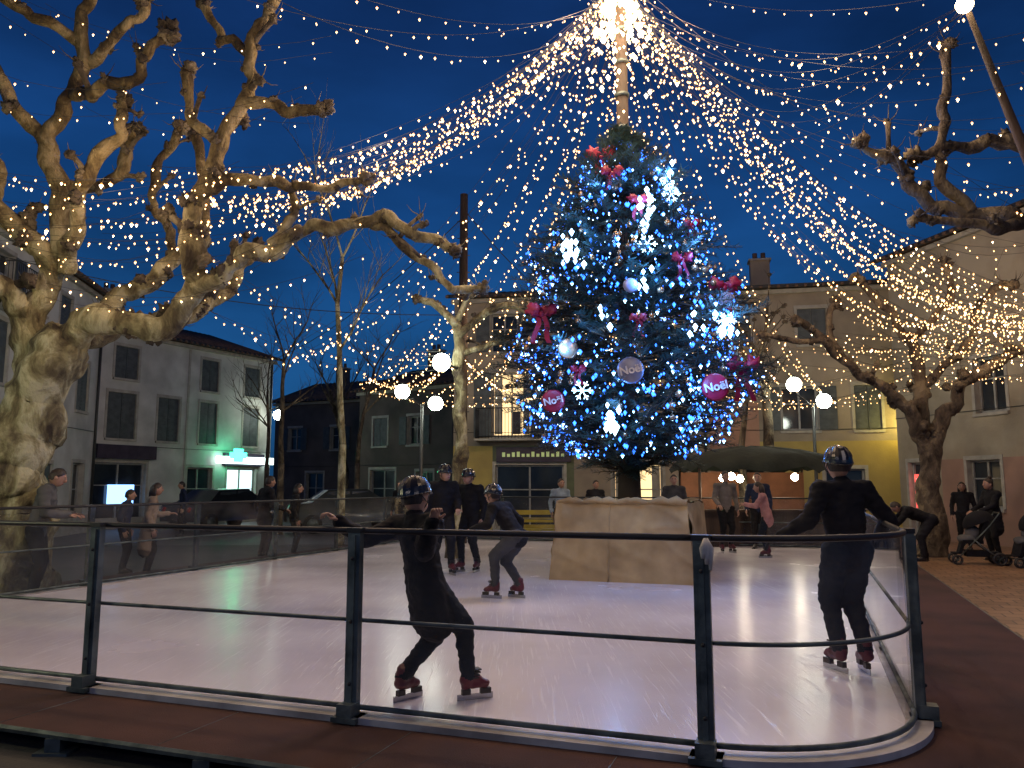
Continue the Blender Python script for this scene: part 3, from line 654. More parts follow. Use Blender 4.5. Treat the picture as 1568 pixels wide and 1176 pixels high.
for k in range(22): string(g,T(),(u(-5.2,-3.8),u(9.6,12.2),u(5.3,6.1)),u(.8,1.2),.2,.022,jx=.04)
for k in range(5): string(g,T(),(u(-8.5,-7),u(9,14),u(5.6,6.2)),u(1.2,1.8),.26,.021,jx=.04)
for k in range(26): string(g,T(),(u(9.5,13),u(15.8,18.6),u(4.7,5.4)),u(1.2,1.7),.2,.024,jx=.04)
for k in range(36):
    f=k/35;string(g,T(),(-4.6+f*14+u(-.3,.3),u(22.5,25),u(4.2,4.7)),u(.9,1.6),.26,.025,jx=.03)
for k in range(6): string(g,T(),(u(-5,-3),u(14,19),u(3.9,4.5)),u(.9,1.3),.3,.022,jx=.03)
for k in range(6): string(g,T(),(-9+k*1.0,u(1,4),u(5.8,6.6)),u(1.2,2.0),.34,.016,jx=.03)
for k in range(3): string(g,T(),(-2+k*1.2,u(-2,0),u(6,7)),u(1.2,1.8),.36,.015,jx=.03)
for k in range(6): string(g,T(),(4.88,8,6.67),.9+.25*k,.32,.018,jx=.04)
for k in range(8): string(g,T(),(u(6,9.5),u(2,7),u(5.3,6.6)),u(1.3,2.4),.32,.017,jx=.03)
for k in range(5): string(g,T(),(u(8,10),u(9,13),u(5,6.2)),u(1.2,2.2),.3,.02,jx=.03)
for a,b_,s_ in [((-4.4,10.9,4.9),(-1.1,16,4.3),.5),((-4.6,12,4.2),(-1.1,16,4.0),.35),((-1.1,16,4.3),(1.0,24,4.3),.4),((-1.1,16,4.2),(-4,21,4.6),.4),((-4,21,4.5),(2,23,4.4),.5),((-4,21,4.2),(1,20,3.9),.3),
   ((5,23.5,4.3),(9.3,18,4.2),.5),((9.3,18,4.1),(15,15,4.9),.5),((6,24,4.4),(12.5,20,4.6),.6),((5.5,21,4.0),(10,18,4.0),.3),((9,18,4.0),(13,17,4.3),.2),((4.5,22,4.1),(9,18,4.4),.3)]:
    for q in range(2): string(g,a,b_,s_*u(.8,1.4),.2,.018)
for k in range(11): string(g,(u(-9.5,-7.5),u(9,11.5),u(5.0,6.2)),(u(-4.6,-3.4),u(9.5,11),u(4.9,6)),u(.2,.7),.24,.018,jx=.05)
for k in range(4): string(g,(-6.6,11,4.2+.2*k),(u(-3,-1),10.4,u(4.6,5.2)),u(.2,.5),.22,.016)
for k in range(6): string(g,(u(-9,-6),u(8,11),u(6.8,9)),(u(-4.6,-2.4),u(9,12),u(6,8.4)),u(.3,.9),.4,.016,jx=.05)
for k in range(26): string(g,(u(6.0,9.2),u(16,19),u(4.3,5.9)),(u(9.6,13.5),u(14,18.5),u(4.2,6.2)),u(.2,.8),.2,.018,jx=.06)
for k in range(6): string(g,(u(5,8),u(8,12),u(5,6)),(u(8.5,10.5),u(8,12),u(4.8,7)),u(.2,.7),.3,.017,jx=.05)
for k in range(360):
    z=10.3-abs(random.gauss(0,.6));d=.15+.25*(10.3-z)
    a=u(0,6.28);bulb(g,V((MX+math.cos(a)*d*u(.4,1.4),MY+math.sin(a)*d*u(.4,1.4),z)),u(.025,.045),3,3)
for k in range(22): bulb(g,V((MX+u(-.14,.14),MY-.14,u(7.7,9.6))),.022,1,3)
so=g.build('string_lights',[M_wire,M_amber,M_white,M_hot])
WARM=(1,.70,.44)
for loc,p in [((MX,MY-.9,10.1),400),((MX+1.0,MY-1.1,9.4),330),((MX-1.0,MY-1.1,9.4),330),((-2,11.3,6.7),150),((-5.4,9.9,5.5),60),((6.5,15.3,6.6),180),((10.5,16.2,5.1),90),((3.6,9.5,7.0),180),((0,7.5,6.7),240),((3.2,4,6.2),135),((-3,5.5,6.2),185),((0,20,5.6),110),((5,20,5.6),110)]:
    o=lamp('bulb_light',loc,p,WARM,.25);o.parent=so
# ------------------------------------------------------------------ street lamps
def street_lamp(x,y,h,arms,name='added_fill_lamp',r=.21):
    g=MB();g.tube([(x,y,0),(x,y,.5),(x,y,.55),(x,y,h-.5)],[.09,.08,.055,.04],10,0)
    g.tube([(x,y,.0),(x,y,.12)],.14,10,0)
    for ax,ay,az in arms:
        g.tube([(x,y,h-.6),(x+ax*.5,y+ay*.5,h-.35),(x+ax,y+ay,az-.22),(x+ax,y+ay,az-.1)],.022,6,0)
        g.tube([(x+ax,y+ay,az-.24),(x+ax,y+ay,az-.15)],[.06,.1],8,0)
        g.ell((x+ax,y+ay,az),r,12,7,1)
        g.tube([(x+ax,y+ay,az+r*.9),(x+ax,y+ay,az+r*1.25)],[.08,.03],8,0)
    return g.build(name,[M_iron,M_globe])
street_lamp(-2.5,22,4.3,[(-.55,0,4.15),(.35,.3,3.85)])
street_lamp(8.35,22,4.3,[(-.5,0,4.35),(.35,.1,3.9)])
g=MB();g.tube([(-1.1,15.85,3.9),(-1.35,15.5,3.95)],.03,6,0);g.ell((-1.38,15.4,3.95),.18,12,7,1);g.tube([(-1.3,15.5,3.95),(-1.36,15.45,3.95)],[.1,.19],10,0);g.build('tree_spotlight',[M_iron,M_globe])
g=MB();g.tube([(-11,35.9,4.9),(-10.4,35.4,5.1),(-10.4,35.3,4.85)],.03,6,0);g.ell((-10.4,35.3,4.68),.22,12,7,1);g.build('wall_lamp',[M_iron,M_globe])
g=MB();g.tube([(12.45,25.3,3.6),(12.4,24.9,3.7)],.03,6,0);g.ell((12.4,24.8,3.6),.14,10,6,1);g.build('wall_lamp',[M_iron,emi('sodium_lamp',(1,.8,.2),90)])
g=MB();g.tube([(-9.45,16,0),(-9.45,16,3.8)],[.08,.05],10,0);g.ell((-9.45,16,3.95),.17,10,6,1);g.build('added_fill_lamp',[M_iron,emi('added_fill_globe',(.85,1,.95),120)])  # added fill lamp, tucked behind the plane trunk, brightens the left house
g=MB();g.tube([(-9.5,5.5,0),(-9.5,5.5,3.0)],[.08,.05],10,0);g.ell((-9.5,5.5,3.15),.2,12,7,1);g.build('added_fill_lamp',[M_iron,emi('warm_globe',(1,.93,.50),250)])
for x,y in((-4,-3.5),(6.5,-2.5)):
    g=MB();g.tube([(x,y,0),(x,y,4.6)],[.08,.05],10,0);g.ell((x,y,4.75),.22,12,7,1);g.build('added_fill_lamp',[M_iron,emi('white_globe',(1,.88,.86),80)])
g=MB();g.tube([(6.98,8.05,0),(5.39,8,5.05),(4.92,8,6.6)],[.08,.05,.03],10,0);g.ell((4.88,8,6.70),.09,12,7,1);g.build('leaning_lamp_pole',[M_wood,emi('pole_lamp',(1,.75,.4),30)])
g=MB();g.tube([(-1.25,20,0),(-1.25,20,9.1)],[.14,.10],10,0)
for k in range(14): g.tube([(-1.42,19.95,2.5+k*.45),(-1.08,19.95,2.5+k*.45)],.012,5,1)
g.build('wooden_utility_pole',[M_wood,M_iron])
g=MB();
for a,b_,s_ in(((-1.25,20,8.5),(-11.4,35.5,7),.6),((-1.25,20,8.7),(2,27,7.6),.3),((-12.8,17,7),(-1.25,20,5.9),.5)):
    pts=[V(a).lerp(V(b_),i/16)-V((0,0,4*s_*i/16*(1-i/16))) for i in range(17)];g.tube(pts,.012,4,0)
g.build('overhead_cable',[M_wire])
# ------------------------------------------------------------------ market stall, benches etc
g=MB();X,Y=6.0,19.9
M_canvas=mat('dark_green_canvas',(.022,.03,.022),(.010,.015,.011),2,.9,.6,9)
for sx in(-1,1):
    for sy in(-1,1): g.tube([(X+sx*1.6,Y+sy*1.1,0),(X+sx*1.6,Y+sy*1.1,2.0)],.035,6,1)
vs=[];nn=40
for (rx,ry,z) in ((1.98,1.4,1.88),(1.9,1.35,2.08),(1.6,1.1,2.26),(1.1,.75,2.42),(.3,.25,2.52)):
    for i in range(nn):
        a=2*math.pi*i/nn;sx=abs(math.cos(a))**.5*(1 if math.cos(a)>0 else -1);sy=abs(math.sin(a))**.5*(1 if math.sin(a)>0 else -1)
        k=1+.06*noise.noise(V((i*.9,z*5,0)))
        vs.append((X+rx*sx*k,Y+ry*sy*k,z+(.09*(i%2) if z<2 else 0)+.08*noise.noise(V((i*.6,z*3,2)))))
g.add(vs,[(j*nn+i,j*nn+(i+1)%nn,(j+1)*nn+(i+1)%nn,(j+1)*nn+i) for j in range(4) for i in range(nn)]+[tuple(range(4*nn,5*nn))],0,True)
g.box((X-1.6,Y-1.1,.0),(X+1.6,Y-1.0,.95),1);g.box((X-1.7,Y-1.2,.95),(X+1.7,Y-.6,1.0),1)
g.box((X-1.6,Y+1.0,0),(X+1.6,Y+1.08,1.9),3)
for dx,dz in((-1.0,1.74),(-.8,1.78),(-.6,1.72),(.7,1.76)): g.ell((X+dx,Y-.9,dz),.09,8,6,2)
g.build('market_stall',[M_canvas,M_wood,emi('stall_bulb',(1,.85,.6),80),mat('stall_back',(.3,.12,.06),None,3,.8,.2)])
g=MB();M_yel=mat('yellow_paint',(.5,.4,.03),(.38,.3,.02),4,.5,.1)
p=V((.75,21.3,0))
for z in(.42,.6,.8): g.box((p.x-.7,p.y,z),(p.x+.7,p.y+.05,z+.12),0)
g.box((p.x-.7,p.y-.45,.40),(p.x+.7,p.y-.02,.45),0)
for sx in(-.6,.6): g.box((p.x+sx-.03,p.y-.4,0),(p.x+sx+.03,p.y-.34,.4),1);g.box((p.x+sx-.03,p.y+.055,0),(p.x+sx+.03,p.y+.1,.9),1)
g.build('yellow_bench',[M_yel,M_iron])
def car(x,y,yaw,col):
    g=MB();g.M=Matrix.Translation((x,y,0))@Matrix.Rotation(yaw,4,'Z')
    pr=[(-2,.35),(-2.05,.75),(-1.9,.95),(-1.35,1.0),(-.8,1.42),(.5,1.46),(1.15,1.02),(1.9,.85),(2.05,.6),(2.05,.35)]
    n=len(pr);vs=[(a,-.82,z) for a,z in pr]+[(a,.82,z) for a,z in pr]
    vs=[(a,y_*(.82 if z>1.1 else 1),z) for a,y_,z in vs]
    g.add(vs,[tuple(range(n)),tuple(range(2*n-1,n-1,-1))]+[(i,(i+1)%n,(i+1)%n+n,i+n) for i in range(n)],0,True)
    for s_ in(-1,1):
        g.add([(-1.1,s_*.80,1.03),(-.75,s_*.70,1.36),(-.1,s_*.70,1.39),(-.1,s_*.80,1.03)],[(0,1,2,3)],1)
        g.add([(-.02,s_*.80,1.03),(-.02,s_*.70,1.39),(.48,s_*.70,1.38),(.98,s_*.80,1.03)],[(0,1,2,3)],1)
        for xx in(-1.3,1.3):
            g.tube([(xx,s_*.66,.31),(xx,s_*.86,.31)],.31,16,2);g.tube([(xx,s_*.861,.31),(xx,s_*.875,.31)],.19,12,3)
        g.ell((2.0,s_*.6,.68),(.06,.15,.08),8,6,3);g.ell((-2.02,s_*.6,.75),(.05,.12,.1),8,6,4)
    g.build('parked_car',[col,M_glass,M_black,M_steel,mat('tail_light',(.4,.01,.01),None,4,.3,0)])
car(-5.6,27.5,.4,mat('car_paint_grey',(.08,.09,.10),None,3,.3,0,coat=.3));car(-10.4,29,1.1,mat('car_paint_dark',(.03,.04,.06),None,3,.3,0,coat=.3))
# ------------------------------------------------------------------ people
SK=mat('skin',(.42,.24,.17),(.34,.19,.13),6,.55,.05)
HAIR=mat('dark_hair',(.03,.018,.012),(.015,.01,.008),20,.5,.4,stretch=(1,1,.2))
LIPS=mat('lips',(.35,.12,.1),None,5,.5,0)
def fab(n,c,r=.85): return mat(n,c,tuple(x*.6 for x in c),5,r,.5,14,bdist=.012,spec=.25)
F_blk=fab('black_fabric',(.011,.011,.014));F_blk2=fab('charcoal_fabric',(.018,.018,.023));F_jean=fab('dark_denim',(.016,.021,.03));F_grey=fab('grey_fabric',(.07,.07,.075));F_pink=fab('pink_fabric',(.55,.28,.27));F_beige=fab('beige_fabric',(.36,.28,.21));F_blue=fab('pale_blue_fabric',(.3,.38,.48));F_plaid=fab('plaid_fabric',(.2,.18,.16));F_navy=fab('navy_fabric',(.02,.03,.07));F_coat=fab('grey_coat_fabric',(.12,.12,.12))
S_red=mat('skate_boot_red',(.13,.012,.022),(.07,.008,.014),6,.4,.1);S_dark=mat('dark_shoe',(.03,.025,.02),None,6,.5,.1)
H_blk=mat('helmet_black',(.015,.015,.018),None,5,.25,0,coat=.3);H_wht=mat('helmet_white',(.4,.4,.4),(.25,.25,.25),5,.3,0)
G_blk=fab('glove_fabric',(.03,.03,.03));STEEL=mat('blade_steel',(.5,.5,.52),None,6,.25,0,metal=1)
def caps(V_,F_,a,b,ra,rb,fl=None,n=12):
    a=V(a);b=V(b);t=b-a
    if t.length<1e-6: t=V((0,0,1e-4))
    tn=t.normalized();up=tn.orthogonal().normalized();sd=tn.cross(up);o=len(V_)
    rings=[]
    for k in (-80,-50,-20): c=math.radians(k);rings.append((a+tn*ra*math.sin(c),ra*math.cos(c)))
    for k in (20,50,80): c=math.radians(k);rings.append((b+tn*rb*math.sin(c),rb*math.cos(c)))
    for c,r in rings:
        for k in range(n):
            an=2*math.pi*k/n;d=(up*math.cos(an)+sd*math.sin(an))*r
            p=c+d
            if fl:
                ax,f,org=fl
                base=(a if (p-a).length<(p-b).length else b)
                q=(p-base).dot(ax);p=p-ax*q*(1-f)
            V_.append(p)
    m=len(rings)
    for j in range(m-1):
        for k in range(n): k2=(k+1)%n;F_.append((o+j*n+k,o+j*n+k2,o+(j+1)*n+k2,o+(j+1)*n+k))
    F_.append(tuple(o+k for k in range(n-1,-1,-1)));F_.append(tuple(o+(m-1)*n+k for k in range(n)))
def ik(a,b,l1,l2,pole):
    d=b-a;D=min(d.length,(l1+l2)*.998);dn=d.normalized();b2=a+dn*D
    x=(l1*l1-l2*l2+D*D)/(2*D);h=math.sqrt(max(0,l1*l1-x*x))
    p=pole-dn*pole.dot(dn)
    if p.length<1e-4:p=dn.orthogonal()
    p.normalize();return a+dn*x+p*h,b2
def person(name,loc,yaw,H,mats,pelvis=(0,0,.53),lean=3,side=0,twist=0,hp=0,hy=0,wL=None,wR=None,aL=(-.06,0,.055),aR=(.06,0,.055),tL=10,tR=-10,skates=False,helmet=None,coat=0,puff=1.0,glove=False,hair='short',eL=(-.4,-1,-.3),eR=(.4,-1,-.3),kL=(0,1,0),kR=(0,1,0),curl=.5,vox=.011,world_w=False,hs=1.0,leg=1.12,fold=.006):
    rz=math.radians
    OM=Matrix.Translation(V(loc))@Matrix.Rotation(rz(yaw),4,'Z')@Matrix.Scale(H,4)
    inv=OM.inverted()
    sk=.045 if skates else 0
    P=V(pelvis)+V((0,0,sk*.6));RT_=Matrix.Rotation(rz(side),3,'Y')@Matrix.Rotation(rz(-lean),3,'X')
    RS=RT_@Matrix.Rotation(rz(twist),3,'Z')
    pt=lambda x,y,z,R=RT_:P+R@V((x,y,z))
    waist=pt(0,0,.09);chest=pt(0,.003,.2,RS);uc=pt(0,-.003,.255,RS);sL=pt(-.108,-.005,.275,RS);sR=pt(.108,-.005,.275,RS);nk=pt(0,-.004,.29,RS);nt_=pt(0,.012,.335,RS)
    RH=(RS@Matrix.Rotation(rz(hy),3,'Z')@Matrix.Rotation(rz(-hp),3,'X'))*hs
    hc=nt_+RH@V((0,.012,.062))
    hL=pt(-.05,0,-.01);hR=pt(.05,0,-.01)
    A=[V(aL)+V((0,0,sk)),V(aR)+V((0,0,sk))]
    K=[];
    for i,(h_,kp) in enumerate(((hL,kL),(hR,kR))):
        k_,a_=ik(h_,A[i],.24,.235,V(kp));K.append(k_);A[i]=a_
    Wr=[];E=[]
    for s_,wv_,ev,sg in((sL,wL,eL,-1),(sR,wR,eR,1)):
        if wv_ is None: wv_=s_+RT_@V((sg*.045,.03,-.295))
        elif world_w: wv_=inv@V(wv_)
        else: wv_=V(wv_)
        e_,w_=ik(s_,wv_,.165,.15,V(ev));E.append(e_);Wr.append(w_)
    fw=RT_@V((0,1,0));fl=(fw,.68,P)
    B=[]
    B+=[(pt(0,0,.0),waist,.084*puff,.078*puff,1,1),(waist,chest,.078*puff,.088*puff,1,1),(chest,uc,.088*puff,.066*puff,1,1),(sL,sR,.042*puff,.042*puff,1,0),(nk,nt_,.030,.028,0,0),(pt(0,-.0,.27),pt(0,.004,.297),.045*puff,.038*puff,1,0)]
    B+=[(hL,hR,.066,.066,2,0)]
    if coat: B+=[(pt(0,-.005,.04),V((P.x,P.y-.005,P.z))+RT_@V((0,0,-coat)),.088*puff,.100*puff,1,1)]
    for i in(0,1):
        h_=(hL,hR)[i];B+=[(h_,K[i],.060*leg,.041*leg,2,0),(K[i],A[i]+V((0,0,.01)),.040*leg,.028*leg,2,0)]
        B+=[((sL,sR)[i],E[i],.038*puff,.031*puff,1,0),(E[i],Wr[i],.032*puff,.023*puff,1,0)]
        tw=rz((tL,tR)[i]);fd=V((-math.sin(tw),math.cos(tw),0));an=A[i]
        if skates: B+=[(an+V((0,0,.035)),an-fd*.008-V((0,0,.02)),.033,.032,3,0),(an-fd*.012-V((0,0,.028)),an+fd*.085-V((0,0,.033)),.026,.022,3,0),(an+fd*.01,an+fd*.06-V((0,0,.02)),.028,.022,3,0)]
        else: B+=[(an-V((0,0,.01)),an-fd*.01-V((0,0,.028)),.027,.025,3,0),(an-fd*.012-V((0,0,.034)),an+fd*.085-V((0,0,.036)),.023,.021,3,0),(an,an+fd*.06-V((0,0,.03)),.024,.02,3,0)]
    Vs=[];Fs=[]
    for a,b,ra,rb,m_,f_ in B: caps(Vs,Fs,a,b,ra,rb,fl if f_ else None)
    me=bpy.data.meshes.new('tmp');me.from_pydata([tuple(v) for v in Vs],[],Fs);me.update()
    ob=bpy.data.objects.new('tmp',me);sc.collection.objects.link(ob)
    md=ob.modifiers.new('r','REMESH');md.mode='VOXEL';md.voxel_size=vox;md.use_smooth_shade=True
    ms_=ob.modifiers.new('s','SMOOTH');ms_.iterations=4;ms_.factor=.6
    dg=bpy.context.evaluated_depsgraph_get();dg.update()
    em=bpy.data.meshes.new_from_object(ob.evaluated_get(dg));bpy.data.objects.remove(ob)
    nv=len(em.vertices);cv=np.zeros(nv*3);em.vertices.foreach_get('co',cv);cv=cv.reshape(-1,3)
    fcs=[tuple(p.vertices) for p in em.polygons]
    out=[]
    nrm=np.zeros(nv*3);em.vertices.foreach_get('normal',nrm);nrm=nrm.reshape(-1,3)
    for i in range(nv):
        p=V(cv[i]);f=(noise.noise(V((p.x*16,p.y*16,p.z*34+H)))+.6*noise.noise(V((p.x*38+3,p.y*38,p.z*60))))*fold
        p=p+V(nrm[i])*f
        if skates:
            if p.z<.047: p.z=.047
        elif p.z<.004: p.z=.004
        out.append(p)
    fc=np.array([cv[list(f)].mean(0) for f in fcs]);best=np.full(len(fcs),1e9);mi=np.zeros(len(fcs),int)
    for a,b,ra,rb,m_,f_ in B:
        a=np.array(a);b=np.array(b);ab=b-a;t=np.clip(((fc-a)@ab)/max(1e-9,ab@ab),0,1);dd=fc-(a+t[:,None]*ab);r_=ra+(rb-ra)*t
        if f_:
            fa=np.array(fw);q=dd@fa;dd=dd+np.outer(q*(1/.68-1),fa)
        ds=np.linalg.norm(dd,axis=1)-r_
        if m_==1: ds=ds-.004
        k=ds<best;best[k]=ds[k];mi[k]=m_
    g=MB();g.v=[tuple(p) for p in out];g.f=fcs;g.m=[int(x) for x in mi];g.sm=[True]*len(fcs)
    bpy.data.meshes.remove(em)
    def hd(x,y,z): return hc+RH@V((x,y,z))
    g.ell(hc,(.046,.056,.066),20,16,0,RH)
    g.ell(hd(0,.012,-.03),(.034,.042,.038),14,10,0,RH)
    g.ell(hd(0,.058,-.008),(.009,.014,.014),8,6,0,RH);g.ell(hd(0,.05,.004),(.007,.012,.02),8,6,0,RH)
    for s_ in(-1,1):
        g.ell(hd(s_*.047,-.002,-.006),(.007,.013,.018),8,6,0,RH)
        g.ell(hd(s_*.018,.047,.004),(.009,.007,.005),8,6,6,RH);g.ell(hd(s_*.018,.0525,.004),(.004,.003,.004),6,5,4,RH)
        g.ell(hd(s_*.018,.051,.016),(.012,.005,.003),8,5,4,RH)
    g.ell(hd(0,.051,-.034),(.014,.006,.005),8,5,7,RH)
    vs=[];fs=[];nu,nv_=20,12
    for j in range(nv_+1):
        for i in range(nu):
            az=2*math.pi*i/nu;d0=math.sin(az)
            low=-.45 if d0<-.2 else (-.2+.85*(d0+.2)/1.2)
            t0=math.asin(max(-.9,min(.9,low)));t=t0+(math.pi/2-t0)*j/nv_
            q=V((math.cos(t)*math.cos(az)*.0515,math.cos(t)*math.sin(az)*.0615-.002,math.sin(t)*.072))
            q*=1+.05*noise.noise(q*60);vs.append(hc+RH@q)
    for j in range(nv_):
        for i in range(nu): i2=(i+1)%nu;fs.append((j*nu+i,j*nu+i2,(j+1)*nu+i2,(j+1)*nu+i))
    g.add(vs,fs,4,True)
    if hair=='long':
        for k in range(9):
            a=math.radians(200+k*17.5);x,y=math.cos(a)*.045,math.sin(a)*.05
            g.tube([hd(x,y,.02),hd(x*1.1,y*1.1,-.05),hd(x*1.1,y*1.05-.005,-.13)],[.015,.018,.006],6,4,jit=.3)
    if hair=='bun': g.ell(hd(0,-.03,.075),(.025,.025,.022),10,8,4,RH,jit=.3)
    if helmet:
        vs=[];nu,nv_=26,12
        for j in range(nv_+1):
            for i in range(nu):
                az=2*math.pi*i/nu;low=.12 if math.sin(az)>0 else -.18*abs(math.sin(az))+.12
                t0=math.asin(low);t=t0+(math.pi/2-t0)*j/nv_
                k=1+.045*(1 if (i%4<2 and 2<j<9) else 0)
                vs.append(hc+RH@V((math.cos(t)*math.cos(az)*.060*k,math.cos(t)*math.sin(az)*.074*k-.003,math.sin(t)*.082*k)))
        for j in range(nv_):
            for i in range(nu):
                i2=(i+1)%nu;g.add([vs[j*nu+i],vs[j*nu+i2],vs[(j+1)*nu+i2],vs[(j+1)*nu+i]],[(0,1,2,3)],(8 if (i%4==1 and 3<=j<8) else (6 if helmet==2 and i%8==3 and 2<=j<6 else 5)),True)
        for q in range(nu):
            a,b=vs[q],vs[(q+1)%nu];g.tube([a,b],.004,5,8)
        for s_ in(-1,1):
            g.tube([hd(s_*.057,.02,.012),hd(s_*.049,.012,-.03),hd(0,.022,-.07)],.0028,5,8);g.tube([hd(s_*.057,-.03,.005),hd(s_*.05,.008,-.025)],.0028,5,8)
    for i in(0,1):
        w_=Wr[i];d=(w_-E[i]).normalized();sg=(-1,1)[i]
        inw=(RT_@V((-sg,0,0)));pn=(inw-d*inw.dot(d))
        if wL is not None or wR is not None: 
            dn=V((0,0,-1));pn2=dn-d*dn.dot(d)
            if pn2.length>.4: pn=pn2
        pn.normalize();sd=d.cross(pn);gm=9 if glove else 0
        Rm=Matrix((sd,pn,d)).transposed()
        g.tube([w_-d*.02,w_+d*.012],[.016,.017],8,gm)
        g.ell(w_+d*.034,(.024,.011,.032),12,8,gm,Rm)
        kk=1.35 if glove else 1.0
        for q,(off,ln) in enumerate(((-.018,.036),(-.006,.043),(.006,.04),(.017,.031))):
            b0=w_+d*.045+sd*off;b1=b0+d*.018;c1=curl*.9;d1=(d*math.cos(c1)+pn*math.sin(c1));b2=b1+d1*ln*.5;c2=curl*2;d2=(d*math.cos(c2)+pn*math.sin(c2));b3=b2+d2*ln*.4
            g.tube([b0,b1,b2,b3],[.0056*kk,.0055*kk,.0048*kk,.0036*kk],7,gm);g.ell(b3,.0037*kk,6,5,gm)
        ts=sd*(-1 if (sd.dot(fw))<0 else 1)
        t0=w_+d*.012+ts*.016;t1=t0+(ts*.7+d*.7)*.024+pn*.006;t2=t1+(ts*.2+d*.9+pn*.5*curl)*.022
        g.tube([t0,t1,t2],[.008*kk,.0065*kk,.0045*kk],7,gm);g.ell(t2,.0046*kk,6,5,gm)
        tw=rz((tL,tR)[i]);fd=V((-math.sin(tw),math.cos(tw),0));rt=V((fd.y,-fd.x,0));Rf=Matrix((rt,fd,V((0,0,1)))).transposed()
        if skates:
            an=A[i];bz=an.z-(.055+sk)
            c=an+fd*.035;c.z=bz
            g.cbox(c+V((0,0,.0135)),(.004,.175,.027),10,Rf)
            g.cbox(c+fd*.05+V((0,0,.037)),(.022,.05,.024),8,Rf);g.cbox(c-fd*.045+V((0,0,.037)),(.022,.04,.024),8,Rf)
            for zz in range(4): g.cbox(an+fd*(.03+.004*zz)+V((0,0,.0+.012*zz)),(.05,.03,.006),8,Rf)
        else:
            c=A[i]+fd*.037;c.z=A[i].z-.05;g.cbox(c,(.044,.145,.01),8,Rf)
    ob=g.build(name,[SK,mats['top'],mats['leg'],mats.get('shoe',S_dark),mats.get('hair',HAIR),mats.get('helm',H_blk),H_wht,LIPS,S_dark,mats.get('glove',G_blk),STEEL])
    ob.matrix_world=OM
    return ob
def rail(x):
    t=(x-R0.x)/U.x;return R0+U*t+V((0,0,FT))
r1=rail(-1.20);r2=rail(-.43)
person('skater',(-.54,5.42,ICE),-62,1.44,dict(top=F_blk,leg=F_jean,shoe=S_red,helm=H_blk),pelvis=(.0,-.02,.495),lean=-13,twist=25,hy=0,hp=12,
   wL=tuple(r1+V((.07,.04,.055))),wR=tuple(r2+V((-.06,.05,.06))),world_w=True,eL=(0,-.3,-1),eR=(0,-.3,-1),aL=(-.08,-.10,.055),aR=(.05,.17,.055),tL=20,tR=-5,skates=True,helmet=1,coat=.12,puff=1.5,curl=.9,vox=.008,hs=1.2,leg=1.3,fold=.008)
person('skater',(2.58,6.25,ICE),8,1.64,dict(top=F_blk,leg=F_jean,shoe=S_red,helm=H_blk),lean=3,wL=(-.30,.05,.62),wR=(.22,.08,.62),eL=(-.5,-.5,-1),eR=(.5,-1,-.6),aL=(-.05,.02,.055),aR=(.055,-.02,.055),tL=8,tR=-14,hp=-5,hy=-10,skates=True,helmet=2,coat=0,puff=1.32,glove=True,vox=.008,curl=.4,hs=1.1,leg=1.32,fold=.008)
person('skater',(-1.12,13.0,ICE),195,1.68,dict(top=F_blk,leg=F_blk2,shoe=S_red,helm=H_blk),lean=6,twist=10,wL=(-.12,.16,.62),aL=(-.08,.04,.055),aR=(.07,-.04,.055),skates=True,helmet=1,puff=1.35,hy=20,coat=.05,hs=1.1,leg=1.25)
person('skater',(-.68,13.4,ICE),150,1.62,dict(top=F_blk,leg=F_blk,shoe=S_red,helm=H_blk),lean=4,wR=(.14,.14,.60),aL=(-.07,-.02,.055),aR=(.07,.06,.055),skates=True,helmet=2,puff=1.3,hy=-10,hs=1.1,leg=1.25)
person('skater',(-.08,10.3,ICE),62,1.56,dict(top=F_blk,leg=F_grey,shoe=S_red,helm=H_blk),pelvis=(0,-.10,.47),lean=36,hp=-35,wL=(-.20,.20,.55),wR=(.20,-.02,.46),eL=(-.5,-.5,-.5),eR=(.5,-.8,.3),aL=(-.06,.06,.055),aR=(.06,-.10,.055),skates=True,helmet=2,puff=1.3,hs=1.1,leg=1.25)
person('skater',(5.05,16.0,ICE),70,1.45,dict(top=F_pink,leg=F_jean,shoe=S_red),lean=10,wL=(-.10,.27,.72),wR=(.1,.27,.70),hair='long',skates=True,coat=.03,puff=1.25,hs=1.08)
person('skater',(4.55,17.2,ICE),185,1.68,dict(top=F_plaid,leg=F_blk,shoe=S_red),wR=(.14,.18,.6),skates=True,puff=1.15)
person('spectator',(3.55,17.6,ICE),170,1.66,dict(top=F_grey,leg=F_blk),skates=False,puff=1.15)
person('spectator',(5.6,18.3,ICE),160,1.72,dict(top=F_navy,leg=F_blk),puff=1.15)
person('spectator',(1.25,20.9,0),200,1.75,dict(top=F_blue,leg=F_jean),wL=(-.1,.16,.66),puff=1.15)
person('spectator',(-6.50,11.05,0),-70,1.84,dict(top=F_coat,leg=F_blk),lean=12,wL=(-.08,.22,.63),wR=(.12,.22,.63),puff=1.3,hp=10)
person('spectator',(-6.25,13.9,0),-60,1.62,dict(top=F_beige,leg=F_blk2),coat=.2,puff=1.25,hair='long',lean=5,wL=(-.09,.2,.66))
person('spectator',(-7.0,14.6,0),-75,1.5,dict(top=F_navy,leg=F_blk),hair='short',puff=1.2)
person('spectator',(-5.2,16.9,0),-50,1.78,dict(top=F_blk,leg=F_blk),puff=1.3,lean=6,wR=(.12,.2,.6))
person('spectator',(-4.75,17.6,0),-70,1.62,dict(top=F_blk2,leg=F_blk),puff=1.2,hair='long')
person('spectator',(-10.2,25,0),120,1.7,dict(top=F_navy,leg=F_blk),puff=1.15)
person('spectator',(-3.1,22.5,0),160,1.7,dict(top=F_blk2,leg=F_jean),puff=1.15)
person('spectator',(2.3,22.2,0),190,1.72,dict(top=F_blk2,leg=F_jean),puff=1.15)
